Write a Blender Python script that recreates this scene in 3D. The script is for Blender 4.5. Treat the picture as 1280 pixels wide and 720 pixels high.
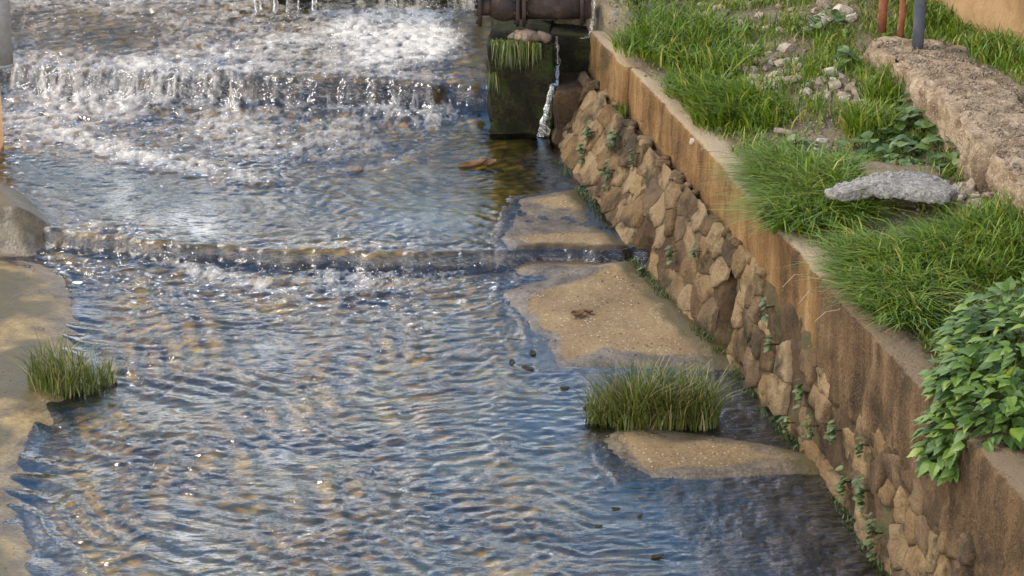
import bpy, bmesh, math, random
import numpy as np
from mathutils import Vector, Matrix

# ------------------------------------------------------------------ camera
S = bpy.context.scene
for o in list(bpy.data.objects): bpy.data.objects.remove(o)
COL = S.collection
F_PX, PITCH, CAM_H = 3500.0, math.radians(20), 6.3
cam = bpy.data.cameras.new('camera'); cam_o = bpy.data.objects.new('camera', cam); COL.objects.link(cam_o)
cam_o.location = (0, 0, CAM_H); cam_o.rotation_euler = (math.pi/2 - PITCH, 0, 0)
cam.sensor_width = 36; cam.lens = F_PX/1280*36; cam.clip_start = .1; cam.clip_end = 2000
S.camera = cam_o
# ------------------------------------------------------------------ sky, sun, exposure
SUN_EL, SUN_AZ = math.radians(48), math.radians(-62)      # azimuth clockwise from +y: over the left bank, a little ahead
W = bpy.data.worlds.new('World'); S.world = W; W.use_nodes = True
nt = W.node_tree; nt.nodes.clear()
def wn(t, **k):
    n = nt.nodes.new(t)
    for a, v in k.items(): setattr(n, a, v)
    return n
sky = wn('ShaderNodeTexSky', sky_type='NISHITA', sun_disc=False, sun_elevation=SUN_EL, sun_rotation=SUN_AZ)
sky.air_density = 1.6; sky.dust_density = 0.2; sky.ozone_density = 4.0
tc = wn('ShaderNodeTexCoord'); mp = wn('ShaderNodeMapping'); mp.inputs['Scale'].default_value = (1.6, 1.6, 4.0)
cl = wn('ShaderNodeTexNoise'); cl.inputs['Scale'].default_value = 1.8; cl.inputs['Detail'].default_value = 7; cl.inputs['Roughness'].default_value = .58
cr = wn('ShaderNodeValToRGB'); cr.color_ramp.elements[0].position = .50; cr.color_ramp.elements[1].position = .62
mx = wn('ShaderNodeMix', data_type='RGBA'); mx.inputs[7].default_value = (22.5, 23., 24., 1)
bg = wn('ShaderNodeBackground'); bg.inputs['Strength'].default_value = .15
wo = wn('ShaderNodeOutputWorld'); L = nt.links.new
L(tc.outputs['Generated'], mp.inputs['Vector']); L(mp.outputs['Vector'], cl.inputs['Vector'])
sx = wn('ShaderNodeSeparateXYZ'); L(tc.outputs['Generated'], sx.inputs[0])          # cloud banks gather towards the horizon, all round
mz = wn('ShaderNodeMapRange'); mz.inputs['From Min'].default_value = .30; mz.inputs['From Max'].default_value = .75; mz.inputs['To Min'].default_value = .18; mz.inputs['To Max'].default_value = -.15; L(sx.outputs['Z'], mz.inputs['Value'])
ad = wn('ShaderNodeMath', operation='ADD'); L(cl.outputs['Fac'], ad.inputs[0]); L(mz.outputs[0], ad.inputs[1]); L(ad.outputs[0], cr.inputs['Fac'])
L(cr.outputs['Color'], mx.inputs[0]); hs = wn('ShaderNodeHueSaturation'); hs.inputs['Saturation'].default_value = 1.18; hs.inputs['Value'].default_value = 1.1; L(sky.outputs['Color'], hs.inputs['Color']); L(hs.outputs['Color'], mx.inputs[6]); L(mx.outputs[2], bg.inputs['Color']); L(bg.outputs[0], wo.inputs['Surface'])
sun = bpy.data.lights.new('sun', 'SUN'); sun.energy = 2.2; sun.angle = math.radians(12); sun.color = (1, .89, .72)
sun_o = bpy.data.objects.new('sun', sun); COL.objects.link(sun_o)
sd = Vector((math.sin(SUN_AZ)*math.cos(SUN_EL), math.cos(SUN_AZ)*math.cos(SUN_EL), math.sin(SUN_EL)))
sun_o.rotation_euler = sd.to_track_quat('Z', 'Y').to_euler(); sun_o.location = (0, 0, 30)
vs = S.view_settings; vs.view_transform = 'Standard'; vs.look = 'None'; vs.gamma = 1; vs.exposure = .85; vs.use_curve_mapping = False
S.render.engine = 'CYCLES'; S.cycles.max_bounces = 6; S.cycles.transparent_max_bounces = 12

# ------------------------------------------------------------------ helpers
RNG = np.random.default_rng(7); random.seed(7)
def at(u, v, z):
    """point of the level z that a photograph pixel (1280 wide) looks at"""
    d = np.array([(u-640)/F_PX, math.cos(PITCH)+(360-v)/F_PX*math.sin(PITCH), -math.sin(PITCH)+(360-v)/F_PX*math.cos(PITCH)])
    return np.array([0, 0, CAM_H]) + d*((z-CAM_H)/d[2])
def sm(a, b, x):
    t = np.clip((x-a)/(b-a), 0, 1); return t*t*(3-2*t)
_perm = np.random.default_rng(3).permutation(1024)
def n2(x, y, seed=0):
    """Perlin noise, about -1..1"""
    x = np.asarray(x, float); y = np.asarray(y, float); x, y = np.broadcast_arrays(x, y)
    xi = np.floor(x).astype(int); yi = np.floor(y).astype(int); fx = x-xi; fy = y-yi
    def g(i, j, dx, dy):
        h = _perm[(_perm[(i+seed*71) & 1023] + j + seed*131) & 1023]*(2*math.pi/1024)
        return np.cos(h)*dx+np.sin(h)*dy
    u = fx*fx*fx*(fx*(fx*6-15)+10); v = fy*fy*fy*(fy*(fy*6-15)+10)
    a = g(xi, yi, fx, fy); b = g(xi+1, yi, fx-1, fy); c = g(xi, yi+1, fx, fy-1); d = g(xi+1, yi+1, fx-1, fy-1)
    return ((a+u*(b-a)) + v*((c+u*(d-c))-(a+u*(b-a))))*1.5
def fbm(x, y, seed=0, o=4, r=.5):
    s = 0; a = 1; t = 0
    for k in range(o):
        s = s + a*n2(np.asarray(x)*2**k, np.asarray(y)*2**k, seed+k*7); t += a; a *= r
    return s/t
def link(o, parent=None):
    COL.objects.link(o)
    if parent: o.parent = parent
    return o
def tag(o, label=None, cat=None, group=None, kind=None):
    for k, v in (('label', label), ('category', cat), ('group', group), ('kind', kind)):
        if v: o[k] = v
    return o
def empty(name, loc=(0, 0, 0), rz=0):
    o = bpy.data.objects.new(name, None); o.location = [float(c) for c in loc]; o.rotation_euler = (0, 0, rz); o.empty_display_size = .1
    return link(o)
def mesh_np(name, V, faces, mat, smooth=True, attrs=None):
    """faces: (n,3) or (n,4) int array, or list of lists"""
    me = bpy.data.meshes.new(name); V = np.asarray(V, np.float32)
    if isinstance(faces, np.ndarray):
        n, k = faces.shape
        me.vertices.add(len(V)); me.vertices.foreach_set('co', V.ravel())
        me.loops.add(n*k); me.loops.foreach_set('vertex_index', faces.astype(np.int32).ravel())
        me.polygons.add(n); me.polygons.foreach_set('loop_start', np.arange(0, n*k, k, dtype=np.int32))
        me.update(calc_edges=True); me.validate()
    else:
        me.from_pydata([tuple(map(float, v)) for v in V], [], faces); me.update()
    if smooth: me.polygons.foreach_set('use_smooth', np.ones(len(me.polygons), bool))
    for k, v in (attrs or {}).items():
        a = me.attributes.new(k, 'FLOAT', 'POINT'); a.data.foreach_set('value', np.asarray(v, np.float32))
    if mat: me.materials.append(mat)
    return me
def obj(name, me, parent=None, loc=None):
    o = bpy.data.objects.new(name, me)
    if loc is not None: o.location = [float(c) for c in loc]
    return link(o, parent)
def grid_faces(nu, nv):
    i = np.arange(nu*nv).reshape(nv, nu)
    return np.stack([i[:-1, :-1], i[:-1, 1:], i[1:, 1:], i[1:, :-1]], -1).reshape(-1, 4)
def loft(name, rings, mat, caps=True, smooth=True):
    """rings: (m, n, 3) closed cross-sections joined in turn"""
    R = np.asarray(rings); m, n, _ = R.shape; fs = []
    for i in range(m-1):
        for j in range(n):
            k = (j+1) % n; fs.append([i*n+j, i*n+k, (i+1)*n+k, (i+1)*n+j])
    if caps: fs.append(list(range(n))[::-1]); fs.append([(m-1)*n+j for j in range(n)])
    me = mesh_np(name, R.reshape(-1, 3), fs, mat, smooth)
    bm = bmesh.new(); bm.from_mesh(me); bmesh.ops.recalc_face_normals(bm, faces=bm.faces)
    if caps: bmesh.ops.triangulate(bm, faces=[f for f in bm.faces if len(f.verts) > 4])
    bm.to_mesh(me); bm.free(); return me
def tube(name, pts, rad, mat, n=14):
    pts = [Vector(p) for p in pts]; R = []
    for i, p in enumerate(pts):
        d = (pts[min(i+1, len(pts)-1)]-pts[max(i-1, 0)]).normalized(); q = d.to_track_quat('Z', 'Y')
        r = rad[i] if hasattr(rad, '__len__') else rad
        R.append([p+q @ Vector((r*math.cos(2*math.pi*k/n), r*math.sin(2*math.pi*k/n), 0)) for k in range(n)])
    return loft(name, R, mat)

# ------------------------------------------------------------------ materials
def mat(name):
    m = bpy.data.materials.new(name); m.use_nodes = True; t = m.node_tree; t.nodes.clear(); return m, t
def node(t, typ, ins=None, **k):
    n = t.nodes.new(typ)
    for a, v in k.items(): setattr(n, a, v)
    for a, v in (ins or {}).items():
        if isinstance(v, bpy.types.NodeSocket): t.links.new(v, n.inputs[a])
        else: n.inputs[a].default_value = v
    return n
def ramp(t, fac, stops):
    r = node(t, 'ShaderNodeValToRGB', {'Fac': fac}); e = r.color_ramp.elements
    while len(e) < len(stops): e.new(.5)
    for k, (p, c) in enumerate(stops): e[k].position = p; e[k].color = (*c, 1) if len(c) == 3 else c
    return r.outputs['Color']
def noise(t, scale, detail=5, rough=.55, vec=None, dist=0):
    n = node(t, 'ShaderNodeTexNoise', {'Scale': scale, 'Detail': detail, 'Roughness': rough, 'Distortion': dist})
    if vec is not None: t.links.new(vec, n.inputs['Vector'])
    return n.outputs['Fac']
def mixc(t, fac, a, b, mode='MIX'):
    n = t.nodes.new('ShaderNodeMix'); n.data_type = 'RGBA'; n.blend_type = mode
    for i, v in ((0, fac), (6, a), (7, b)):
        if isinstance(v, bpy.types.NodeSocket): t.links.new(v, n.inputs[i])
        else: n.inputs[i].default_value = (*v, 1) if isinstance(v, tuple) and len(v) == 3 else v
    return n.outputs[2]
def math_(t, op, a, b=0., c=None, clamp=False):
    n = t.nodes.new('ShaderNodeMath'); n.operation = op; n.use_clamp = clamp
    for i, v in enumerate((a, b) if c is None else (a, b, c)):
        if isinstance(v, bpy.types.NodeSocket): t.links.new(v, n.inputs[i])
        else: n.inputs[i].default_value = v
    return n.outputs[0]
def geo_pos(t): return t.nodes.new('ShaderNodeNewGeometry').outputs['Position']
def scaled(t, vec, s):
    return node(t, 'ShaderNodeMapping', {'Vector': vec, 'Scale': s}).outputs['Vector']
def finish(t, color, rough=.85, height=None, bump=.4, dist=.02, spec=.3, trans=None):
    p = node(t, 'ShaderNodeBsdfPrincipled', {'Roughness': rough, 'Specular IOR Level': spec})
    if isinstance(color, bpy.types.NodeSocket): t.links.new(color, p.inputs['Base Color'])
    else: p.inputs['Base Color'].default_value = (*color, 1)
    if height is not None:
        b = node(t, 'ShaderNodeBump', {'Height': height, 'Strength': bump, 'Distance': dist}); t.links.new(b.outputs[0], p.inputs['Normal'])
    sh = p.outputs[0]
    if trans:
        tr = node(t, 'ShaderNodeBsdfTranslucent', {'Color': color}) if isinstance(color, bpy.types.NodeSocket) else node(t, 'ShaderNodeBsdfTranslucent', {'Color': (*color, 1)})
        sh = node(t, 'ShaderNodeMixShader', {0: trans, 1: sh, 2: tr.outputs[0]}).outputs[0]
    node(t, 'ShaderNodeOutputMaterial', {'Surface': sh})
def earth_mat(name, stops, scale=3., fine=38., bump=.5, dist=.02, speck=None, rough=.9, spec=.2, streak=False, moss=None, top=None):
    m, t = mat(name); P = geo_pos(t)
    a = noise(t, scale, 7, .62, P); f = noise(t, fine, 6, .65, P)
    fac = math_(t, 'ADD', math_(t, 'MULTIPLY', a, .68), math_(t, 'MULTIPLY', f, .32))
    if streak:
        s = noise(t, 1., 5, .6, scaled(t, P, (7, 7, .9))); fac = math_(t, 'ADD', math_(t, 'MULTIPLY', fac, .55), math_(t, 'MULTIPLY', s, .45))
    c = ramp(t, fac, stops)
    if speck:
        v = node(t, 'ShaderNodeTexVoronoi', {'Vector': P, 'Scale': speck[0]}); k = math_(t, 'LESS_THAN', v.outputs['Distance'], speck[2])
        c = mixc(t, math_(t, 'MULTIPLY', k, .6), c, speck[1])
    if moss:
        q = noise(t, moss[0], 6, .62, P); c = mixc(t, ramp(t, q, [(moss[1], (0, 0, 0)), (moss[1]+.12, (.85, .85, .85))]), c, moss[2])
    if top:      # paler colour mixed in where the coping faces up
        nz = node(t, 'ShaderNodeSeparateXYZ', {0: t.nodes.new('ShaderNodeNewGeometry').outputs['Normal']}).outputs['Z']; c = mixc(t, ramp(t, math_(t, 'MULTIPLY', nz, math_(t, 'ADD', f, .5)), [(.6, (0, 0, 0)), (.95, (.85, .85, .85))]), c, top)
    h = math_(t, 'ADD', math_(t, 'MULTIPLY', f, .7), math_(t, 'MULTIPLY', a, .6))
    finish(t, c, rough, h, bump, dist, spec)
    return m
M = {}
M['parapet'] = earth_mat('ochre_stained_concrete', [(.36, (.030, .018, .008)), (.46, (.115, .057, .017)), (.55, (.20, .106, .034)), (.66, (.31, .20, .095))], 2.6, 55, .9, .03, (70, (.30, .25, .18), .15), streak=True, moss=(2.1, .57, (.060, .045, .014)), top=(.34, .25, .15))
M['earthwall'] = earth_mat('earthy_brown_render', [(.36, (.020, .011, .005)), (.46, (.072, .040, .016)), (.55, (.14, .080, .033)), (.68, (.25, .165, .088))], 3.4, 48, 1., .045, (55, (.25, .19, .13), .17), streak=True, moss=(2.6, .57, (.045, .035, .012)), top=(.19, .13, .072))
M['core'] = earth_mat('brown_mortar', [(.32, (.012, .007, .003)), (.5, (.055, .031, .013)), (.68, (.13, .08, .038))], 3, 40, .8, .03, moss=(3, .56, (.05, .055, .018)))
M['hillside'] = earth_mat('hillside_scrub', [(.3, (.035, .035, .015)), (.5, (.15, .11, .055)), (.7, (.34, .25, .15))], .35, 3, .8, .3)
M['rubbletop'] = earth_mat('pebbly_concrete', [(.36, (.11, .066, .034)), (.5, (.24, .165, .095)), (.66, (.40, .30, .20))], 9, 55, .9, .03, (45, (.46, .38, .28), .22))
M['broken'] = earth_mat('grey_aggregate_concrete', [(.36, (.10, .086, .07)), (.5, (.27, .235, .19)), (.64, (.46, .41, .345))], 30, 90, 1., .04, (60, (.5, .47, .42), .22))
M['soil'] = earth_mat('terrace_soil', [(.3, (.055, .042, .022)), (.5, (.15, .11, .06)), (.7, (.29, .22, .13))], 3, 40, .9, .04, (38, (.42, .36, .27), .18))
M['mosswet'] = earth_mat('dark_wet_moss', [(.3, (.006, .006, .003)), (.5, (.017, .015, .006)), (.68, (.06, .042, .015))], 5, 40, .9, .04, rough=.8, spec=.12, moss=(5, .52, (.022, .032, .005)))
M['wetrock'] = earth_mat('wet_brown_rock', [(.3, (.035, .022, .012)), (.5, (.12, .075, .04)), (.7, (.27, .18, .10))], 7, 40, .8, .03, rough=.4, spec=.5)
M['pipe'] = earth_mat('rusty_iron', [(.3, (.012, .008, .006)), (.5, (.032, .020, .014)), (.7, (.09, .052, .034))], 8, 60, .5, .01, rough=.7, spec=.2)
M['rust'] = earth_mat('red_rust', [(.3, (.10, .035, .018)), (.5, (.22, .075, .035)), (.7, (.33, .13, .07))], 14, 60, .5, .008)
M['postgrey'] = earth_mat('grey_painted_steel', [(.3, (.035, .037, .042)), (.5, (.06, .062, .07)), (.7, (.11, .085, .07))], 7, 60, .3, .006, rough=.6)
M['drain'] = earth_mat('weathered_grey_pipe', [(.3, (.10, .095, .085)), (.5, (.17, .16, .145)), (.7, (.25, .24, .22))], 4, 40, .2, .006, rough=.6)
M['plaster'] = earth_mat('orange_plaster', [(.3, (.45, .24, .10)), (.5, (.58, .33, .15)), (.7, (.66, .42, .22))], 3, 40, .3, .01)
M['wallochre'] = earth_mat('ochre_house_wall', [(.3, (.13, .07, .028)), (.5, (.24, .14, .058)), (.7, (.33, .21, .10))], 3, 40, .5, .02)
M['dryleaf'] = earth_mat('dry_leaf', [(.3, (.06, .03, .014)), (.6, (.15, .08, .036))], 12, 60, .3, .005)
M['darkdebris'] = earth_mat('dark_debris', [(.3, (.012, .010, .008)), (.6, (.04, .03, .02))], 12, 60, .5, .01)
M['litter'] = earth_mat('white_litter', [(.3, (.7, .72, .75)), (.6, (.85, .86, .88))], 8, 30, .1, .004, rough=.4)
M['yellow'] = earth_mat('yellow_leaf', [(.3, (.55, .45, .05)), (.6, (.75, .62, .12))], 8, 30, .1, .004)
def stone_mat(name, lo, mid, hi, bump=.7, mossc=None):
    m, t = mat(name); P = geo_pos(t); r = node(t, 'ShaderNodeObjectInfo').outputs['Random']
    a = noise(t, 7, 7, .62, P); f = noise(t, 60, 5, .65, P)
    fac = math_(t, 'ADD', math_(t, 'ADD', math_(t, 'MULTIPLY', a, .55), math_(t, 'MULTIPLY', f, .25)), math_(t, 'MULTIPLY', r, .34))
    c = ramp(t, fac, [(.36, lo), (.55, mid), (.78, hi)]); r2 = math_(t, 'FRACT', math_(t, 'MULTIPLY', r, 7.31)); c = mixc(t, math_(t, 'MULTIPLY', r2, .5), c, mixc(t, .5, c, (.19, .145, .10)))
    if mossc:
        q = noise(t, 3.2, 7, .66, P); c = mixc(t, ramp(t, q, [(.50, (0, 0, 0)), (.62, (.85, .85, .85))]), c, mossc)
    finish(t, c, .88, math_(t, 'ADD', f, math_(t, 'MULTIPLY', a, 1.5)), bump, .025, .25)
    return m
M['stone'] = stone_mat('wall_stone', (.044, .021, .006), (.155, .086, .030), (.28, .185, .085), 1., (.028, .019, .006))
M['loose'] = stone_mat('pale_loose_stone', (.17, .115, .07), (.33, .25, .17), (.52, .43, .33), .8)
def leaf_mat(name, stops, trans=.25, rough=.5, attr=None, spec=.35):
    m, t = mat(name)
    r = node(t, 'ShaderNodeAttribute', attribute_name=attr).outputs['Fac'] if attr else node(t, 'ShaderNodeObjectInfo').outputs['Random']
    n = noise(t, 2.2, 4, .6, geo_pos(t))
    c = ramp(t, math_(t, 'ADD', math_(t, 'MULTIPLY', r, .7), math_(t, 'MULTIPLY', n, .35)), stops)
    finish(t, c, rough, spec=spec, trans=trans)
    return m
M['grass'] = leaf_mat('grass_blades', [(.12, (.028, .056, .003)), (.42, (.082, .145, .005)), (.72, (.165, .225, .010)), (.90, (.34, .27, .05))], .3, .55, 'tint')
M['reed'] = leaf_mat('reed_blades', [(.12, (.035, .050, .007)), (.45, (.080, .100, .013)), (.78, (.14, .15, .025)), (.93, (.28, .22, .08))], .3, .5, 'tint')
M['nettle'] = leaf_mat('nettle_leaf', [(.15, (.038, .074, .003)), (.5, (.085, .138, .007)), (.80, (.140, .190, .014)), (.97, (.26, .25, .03))], .22, .5, None, .4)
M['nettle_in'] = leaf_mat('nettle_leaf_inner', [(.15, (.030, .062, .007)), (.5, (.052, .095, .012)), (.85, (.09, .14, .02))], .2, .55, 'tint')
M['mallow'] = leaf_mat('mallow_leaf', [(.15, (.032, .062, .011)), (.5, (.060, .10, .018)), (.85, (.11, .145, .03))], .2, .55)
M['weed'] = leaf_mat('wall_weed_leaf', [(.15, (.025, .045, .009)), (.5, (.05, .075, .016)), (.85, (.10, .12, .03))], .2, .55, 'tint')
M['weedleaf'] = leaf_mat('wall_weed_leaf_single', [(.15, (.025, .045, .009)), (.5, (.05, .075, .016)), (.85, (.10, .12, .03))], .2, .55)
M['dry'] = leaf_mat('dry_stalk', [(.2, (.30, .21, .11)), (.8, (.48, .38, .22))], .1, .7, 'tint')
# stream bed: damp/dry from an attribute (dry concrete above the water line, wet algae below)
m, t = mat('stream_bed_concrete'); M['bed'] = m; P = geo_pos(t)
a = noise(t, 1.7, 7, .62, P); f = noise(t, 46, 6, .65, P); g = noise(t, 7, 6, .6, P)
f3 = noise(t, 150, 3, .7, P)
dry = ramp(t, math_(t, 'ADD', math_(t, 'MULTIPLY', a, .45), math_(t, 'ADD', math_(t, 'MULTIPLY', f, .3), math_(t, 'MULTIPLY', f3, .25))), [(.38, (.075, .044, .018)), (.48, (.165, .100, .040)), (.58, (.24, .160, .072)), (.68, (.32, .235, .13))])
alg = ramp(t, math_(t, 'ADD', math_(t, 'MULTIPLY', a, .45), math_(t, 'MULTIPLY', g, .55)), [(.38, (.075, .042, .010)), (.49, (.36, .205, .030)), (.60, (.58, .37, .055))])
wet = ramp(t, math_(t, 'ADD', math_(t, 'MULTIPLY', f, .5), math_(t, 'MULTIPLY', g, .5)), [(.35, (.036, .024, .012)), (.5, (.095, .066, .036)), (.66, (.20, .145, .085))])
wv = node(t, 'ShaderNodeAttribute', attribute_name='wet').outputs['Fac']; gv = node(t, 'ShaderNodeAttribute', attribute_name='algae').outputs['Fac']
ms = node(t, 'ShaderNodeAttribute', attribute_name='moss').outputs['Fac']
wn_ = math_(t, 'ADD', wv, math_(t, 'MULTIPLY', math_(t, 'SUBTRACT', g, .5), .9), clamp=True)
wf = ramp(t, wn_, [(.35, (0, 0, 0)), (.65, (1, 1, 1))])
vo = node(t, 'ShaderNodeTexVoronoi', {'Vector': P, 'Scale': 16.}); dry = mixc(t, math_(t, 'MULTIPLY', math_(t, 'LESS_THAN', vo.outputs['Distance'], .13), .75), dry, (.06, .042, .025)); vo2 = node(t, 'ShaderNodeTexVoronoi', {'Vector': P, 'Scale': 27.}); dry = mixc(t, math_(t, 'MULTIPLY', math_(t, 'LESS_THAN', vo2.outputs['Distance'], .14), .7), dry, (.50, .43, .33))
c = mixc(t, wf, dry, wet); c = mixc(t, gv, c, alg)
mf = ramp(t, math_(t, 'MULTIPLY', ms, math_(t, 'MULTIPLY', g, 2.)), [(.35, (0, 0, 0)), (.75, (.9, .9, .9))]); c = mixc(t, mf, c, (.058, .043, .012)); fcv = node(t, 'ShaderNodeAttribute', attribute_name='face').outputs['Fac']; c = mixc(t, fcv, c, ramp(t, g, [(.35, (.010, .006, .003)), (.55, (.045, .026, .010)), (.7, (.12, .07, .028))]))
finish(t, c, math_(t, 'SUBTRACT', .85, math_(t, 'MULTIPLY', wf, .45)), math_(t, 'ADD', f, g), .5, .012, .4)
# water
m, t = mat('stream_water'); M['water'] = m; P = geo_pos(t)
b1 = noise(t, 1., 4, .6, scaled(t, P, (9, 27, 20))); b2 = noise(t, 1., 3, .6, scaled(t, P, (40, 62, 60)))
rp = node(t, 'ShaderNodeAttribute', attribute_name='ripple').outputs['Fac']; fm = node(t, 'ShaderNodeAttribute', attribute_name='film').outputs['Fac']
hh = math_(t, 'MULTIPLY', math_(t, 'ADD', b1, math_(t, 'MULTIPLY', b2, .15)), rp)
bp = node(t, 'ShaderNodeBump', {'Height': hh, 'Strength': 1., 'Distance': .009})
fr = node(t, 'ShaderNodeFresnel', {'IOR': 1.58, 'Normal': bp.outputs[0]})
gl = node(t, 'ShaderNodeBsdfGlossy', {'Roughness': math_(t, 'MULTIPLY_ADD', fm, .24, .03), 'Normal': bp.outputs[0], 'Color': (1, 1, 1, 1)})
tr = node(t, 'ShaderNodeBsdfTransparent', {'Color': (.95, .91, .82, 1)})
w1 = node(t, 'ShaderNodeMixShader', {0: fr.outputs[0], 1: tr.outputs[0], 2: gl.outputs[0]})
fo = node(t, 'ShaderNodeAttribute', attribute_name='foam').outputs['Fac']
fn = noise(t, 1., 5, .7, scaled(t, P, (34, 26, 30)))
ff = ramp(t, math_(t, 'ADD', fo, math_(t, 'MULTIPLY', math_(t, 'SUBTRACT', fn, .5), .9)), [(.30, (0, 0, 0)), (1.0, (.93, .93, .93))])
fd = node(t, 'ShaderNodeBsdfPrincipled', {'Base Color': (.55, .48, .39, 1), 'Roughness': .6, 'Normal': bp.outputs[0]})
w2 = node(t, 'ShaderNodeMixShader', {0: ff, 1: w1.outputs[0], 2: fd.outputs[0]})
node(t, 'ShaderNodeOutputMaterial', {'Surface': w2.outputs[0]})

# ------------------------------------------------------------------ plan of the place
T = 1.0                                                                     # top of the retaining wall
def xt(y): return .593+(20.14-np.asarray(y))*.21                            # wall top, front edge
_by = np.array([10, 13.306, 14.382, 15.983, 17.725, 19.356, 19.9, 24.]); _bx = np.array([2.6, 1.94, 1.745, 1.32, .765, .35, .27, .1])
def xb(y): return np.interp(y, _by, _bx)                                    # wall foot
def yl1(x): return np.interp(x, [-6, -3.1, -2.1, -.85, .75, 3], [18.7, 18.08, 17.76, 17.6, 17.68, 17.8])+.05*n2(np.asarray(x)*2.3, 0, 41)+.025*n2(np.asarray(x)*8, 0, 44)
def yl2(x): return np.interp(x, [-6, -4, -2.1, -.24, 2], [21.2, 21.05, 20.8, 20.5, 20.4])+.10*n2(np.asarray(x)*1.7, 3, 42)+.05*n2(np.asarray(x)*7, 3, 43)
YW3 = 22.75                                                                 # foot of the upper weir
def zbed0(x, y, sh=0.):
    s1 = y-yl1(x)+sh; s2 = y-yl2(x)+sh
    z = .035*np.minimum(s1, 0)+.095*sm(-.035, .035, s1)+.04*np.clip(s1, 0, 3.2)
    return z+.06*sm(-.42, -.05, s2)+.15*sm(-.10, .05, s2)+.03*np.maximum(s2, 0)
def plan(pts, z): return np.array([at(u, v, z)[:2] for u, v in pts])
def sdf_poly(x, y, poly):
    d = np.full(x.shape, 1e9); ins = np.zeros(x.shape, bool); n = len(poly)
    for i in range(n):
        a = poly[i]; b = poly[(i+1) % n]; e = b-a; wx = x-a[0]; wy = y-a[1]
        tt = np.clip((wx*e[0]+wy*e[1])/(e@e), 0, 1); d = np.minimum(d, np.hypot(wx-e[0]*tt, wy-e[1]*tt))
        c = ((a[1] > y) != (b[1] > y)) & (x < e[0]*(y-a[1])/(e[1]+1e-12)+a[0]); ins ^= c
    return np.where(ins, -d, d)
SLAB_A = plan([(622, 375), (690, 360), (760, 349), (800, 342), (930, 462), (880, 461), (760, 458), (670, 466), (655, 440), (650, 405)], -.02)
SLAB_B = plan([(742, 548), (800, 541), (940, 560), (1040, 578), (1030, 592), (990, 594), (870, 598), (768, 606), (738, 578)], -.08)
SLAB_C = plan([(640, 250), (720, 245), (800, 320), (780, 328), (655, 322), (618, 300), (628, 268)], .15)
SLAB_D = plan([(640, 190), (720, 190), (760, 250), (700, 252), (660, 225)], .2)
LEFT = plan([(-220, 338), (0, 334), (50, 346), (88, 362), (100, 396), (90, 440), (100, 480), (62, 520), (28, 575), (20, 640), (60, 720), (90, 800), (-300, 800)], -.05)
BUMP = plan([(-200, 225), (0, 236), (40, 246), (72, 282), (40, 300), (0, 296), (-200, 290)], .15)
def bed_z(x, y):
    z = zbed0(x, y)
    wob = .016*fbm(x*2.6, y*2.6, 51)+.010*n2(x*14, y*14, 52)
    for poly, h, w in ((SLAB_A, .034, .07), (SLAB_B, .032, .05), (SLAB_C, .046, .10), (SLAB_D, .036, .3), (LEFT, .085, .46)):
        d = sdf_poly(x, y, poly)+wob; z = z+h*sm(w, -w, d)
    d = sdf_poly(x, y, BUMP)+wob; z = z+.17*sm(.08, -.25, d)
    z = z+.12*sm(-.2, -1.4, sdf_poly(x, y, LEFT))
    # shallow apron at the foot of the wall
    dw = xb(y)-x; z = z+(.039+.006*fbm(x*2.3, y*2.3, 49))*sm(1.25, .75, dw+.3*sm(15., 13.5, y)*0-.12*n2(x*1.5, y*1.5, 53))*sm(.5, -.3, y-yl1(x))
    return z+.004*fbm(x*9, y*9, 54)
# ------------------------------------------------------------------ stream bed
xs = np.arange(-5.4, 2.9, .035); ys = np.arange(11., 24.4, .035); X, Y = np.meshgrid(xs, ys)
Zb = bed_z(X, Y); lev = zbed0(X, Y)+.045
wet = sm(.017, .001, Zb-lev-.008*fbm(X*3, Y*3, 55)); 
dl_ = sdf_poly(X, Y, LEFT)
wet = np.maximum(wet, 1.*sm(-.75, -.1, dl_+.15*fbm(X*2, Y*2, 50))*(X < -1)*sm(.4, .15, dl_)); dS_ = np.minimum(np.minimum(sdf_poly(X, Y, SLAB_A), sdf_poly(X, Y, SLAB_B)), sdf_poly(X, Y, SLAB_C)); wet = np.maximum(wet, .95*sm(-.20, -.02, dS_+.16*fbm(X*2.4, Y*2.4, 46, 4)))*1.; algae = sm(.012, .04, lev-Zb)*sm(1.3, -.2, X+.4*fbm(X*1.2, Y*1.2, 56)); algae = np.maximum(algae, 0.28*sm(.05, -.25, dl_+.3*fbm(X*2.2, Y*2.2, 58)))
fc_ = sm(.12, .05, np.abs(Y-yl1(X)+.02))*sm(-3.3, -3.0, X)+sm(.16, .07, np.abs(Y-yl2(X)+.02))
moss = sm(.0, -.3, dl_)*1.15*sm(-.25, .15, fbm(X*1.3, Y*1.3, 57))+.55*sm(.05, -.1, sdf_poly(X, Y, BUMP))*(X < -2)+sm(.28, .02, xb(Y)-X)*.9
bed = obj('stream_bed', mesh_np('stream_bed', np.stack([X, Y, Zb], -1).reshape(-1, 3), grid_faces(len(xs), len(ys)), M['bed'], attrs={'wet': wet.ravel(), 'algae': algae.ravel(), 'moss': moss.ravel(), 'face': np.clip(fc_, 0, 1).ravel()*.95}))
tag(bed, kind='structure')
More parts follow.
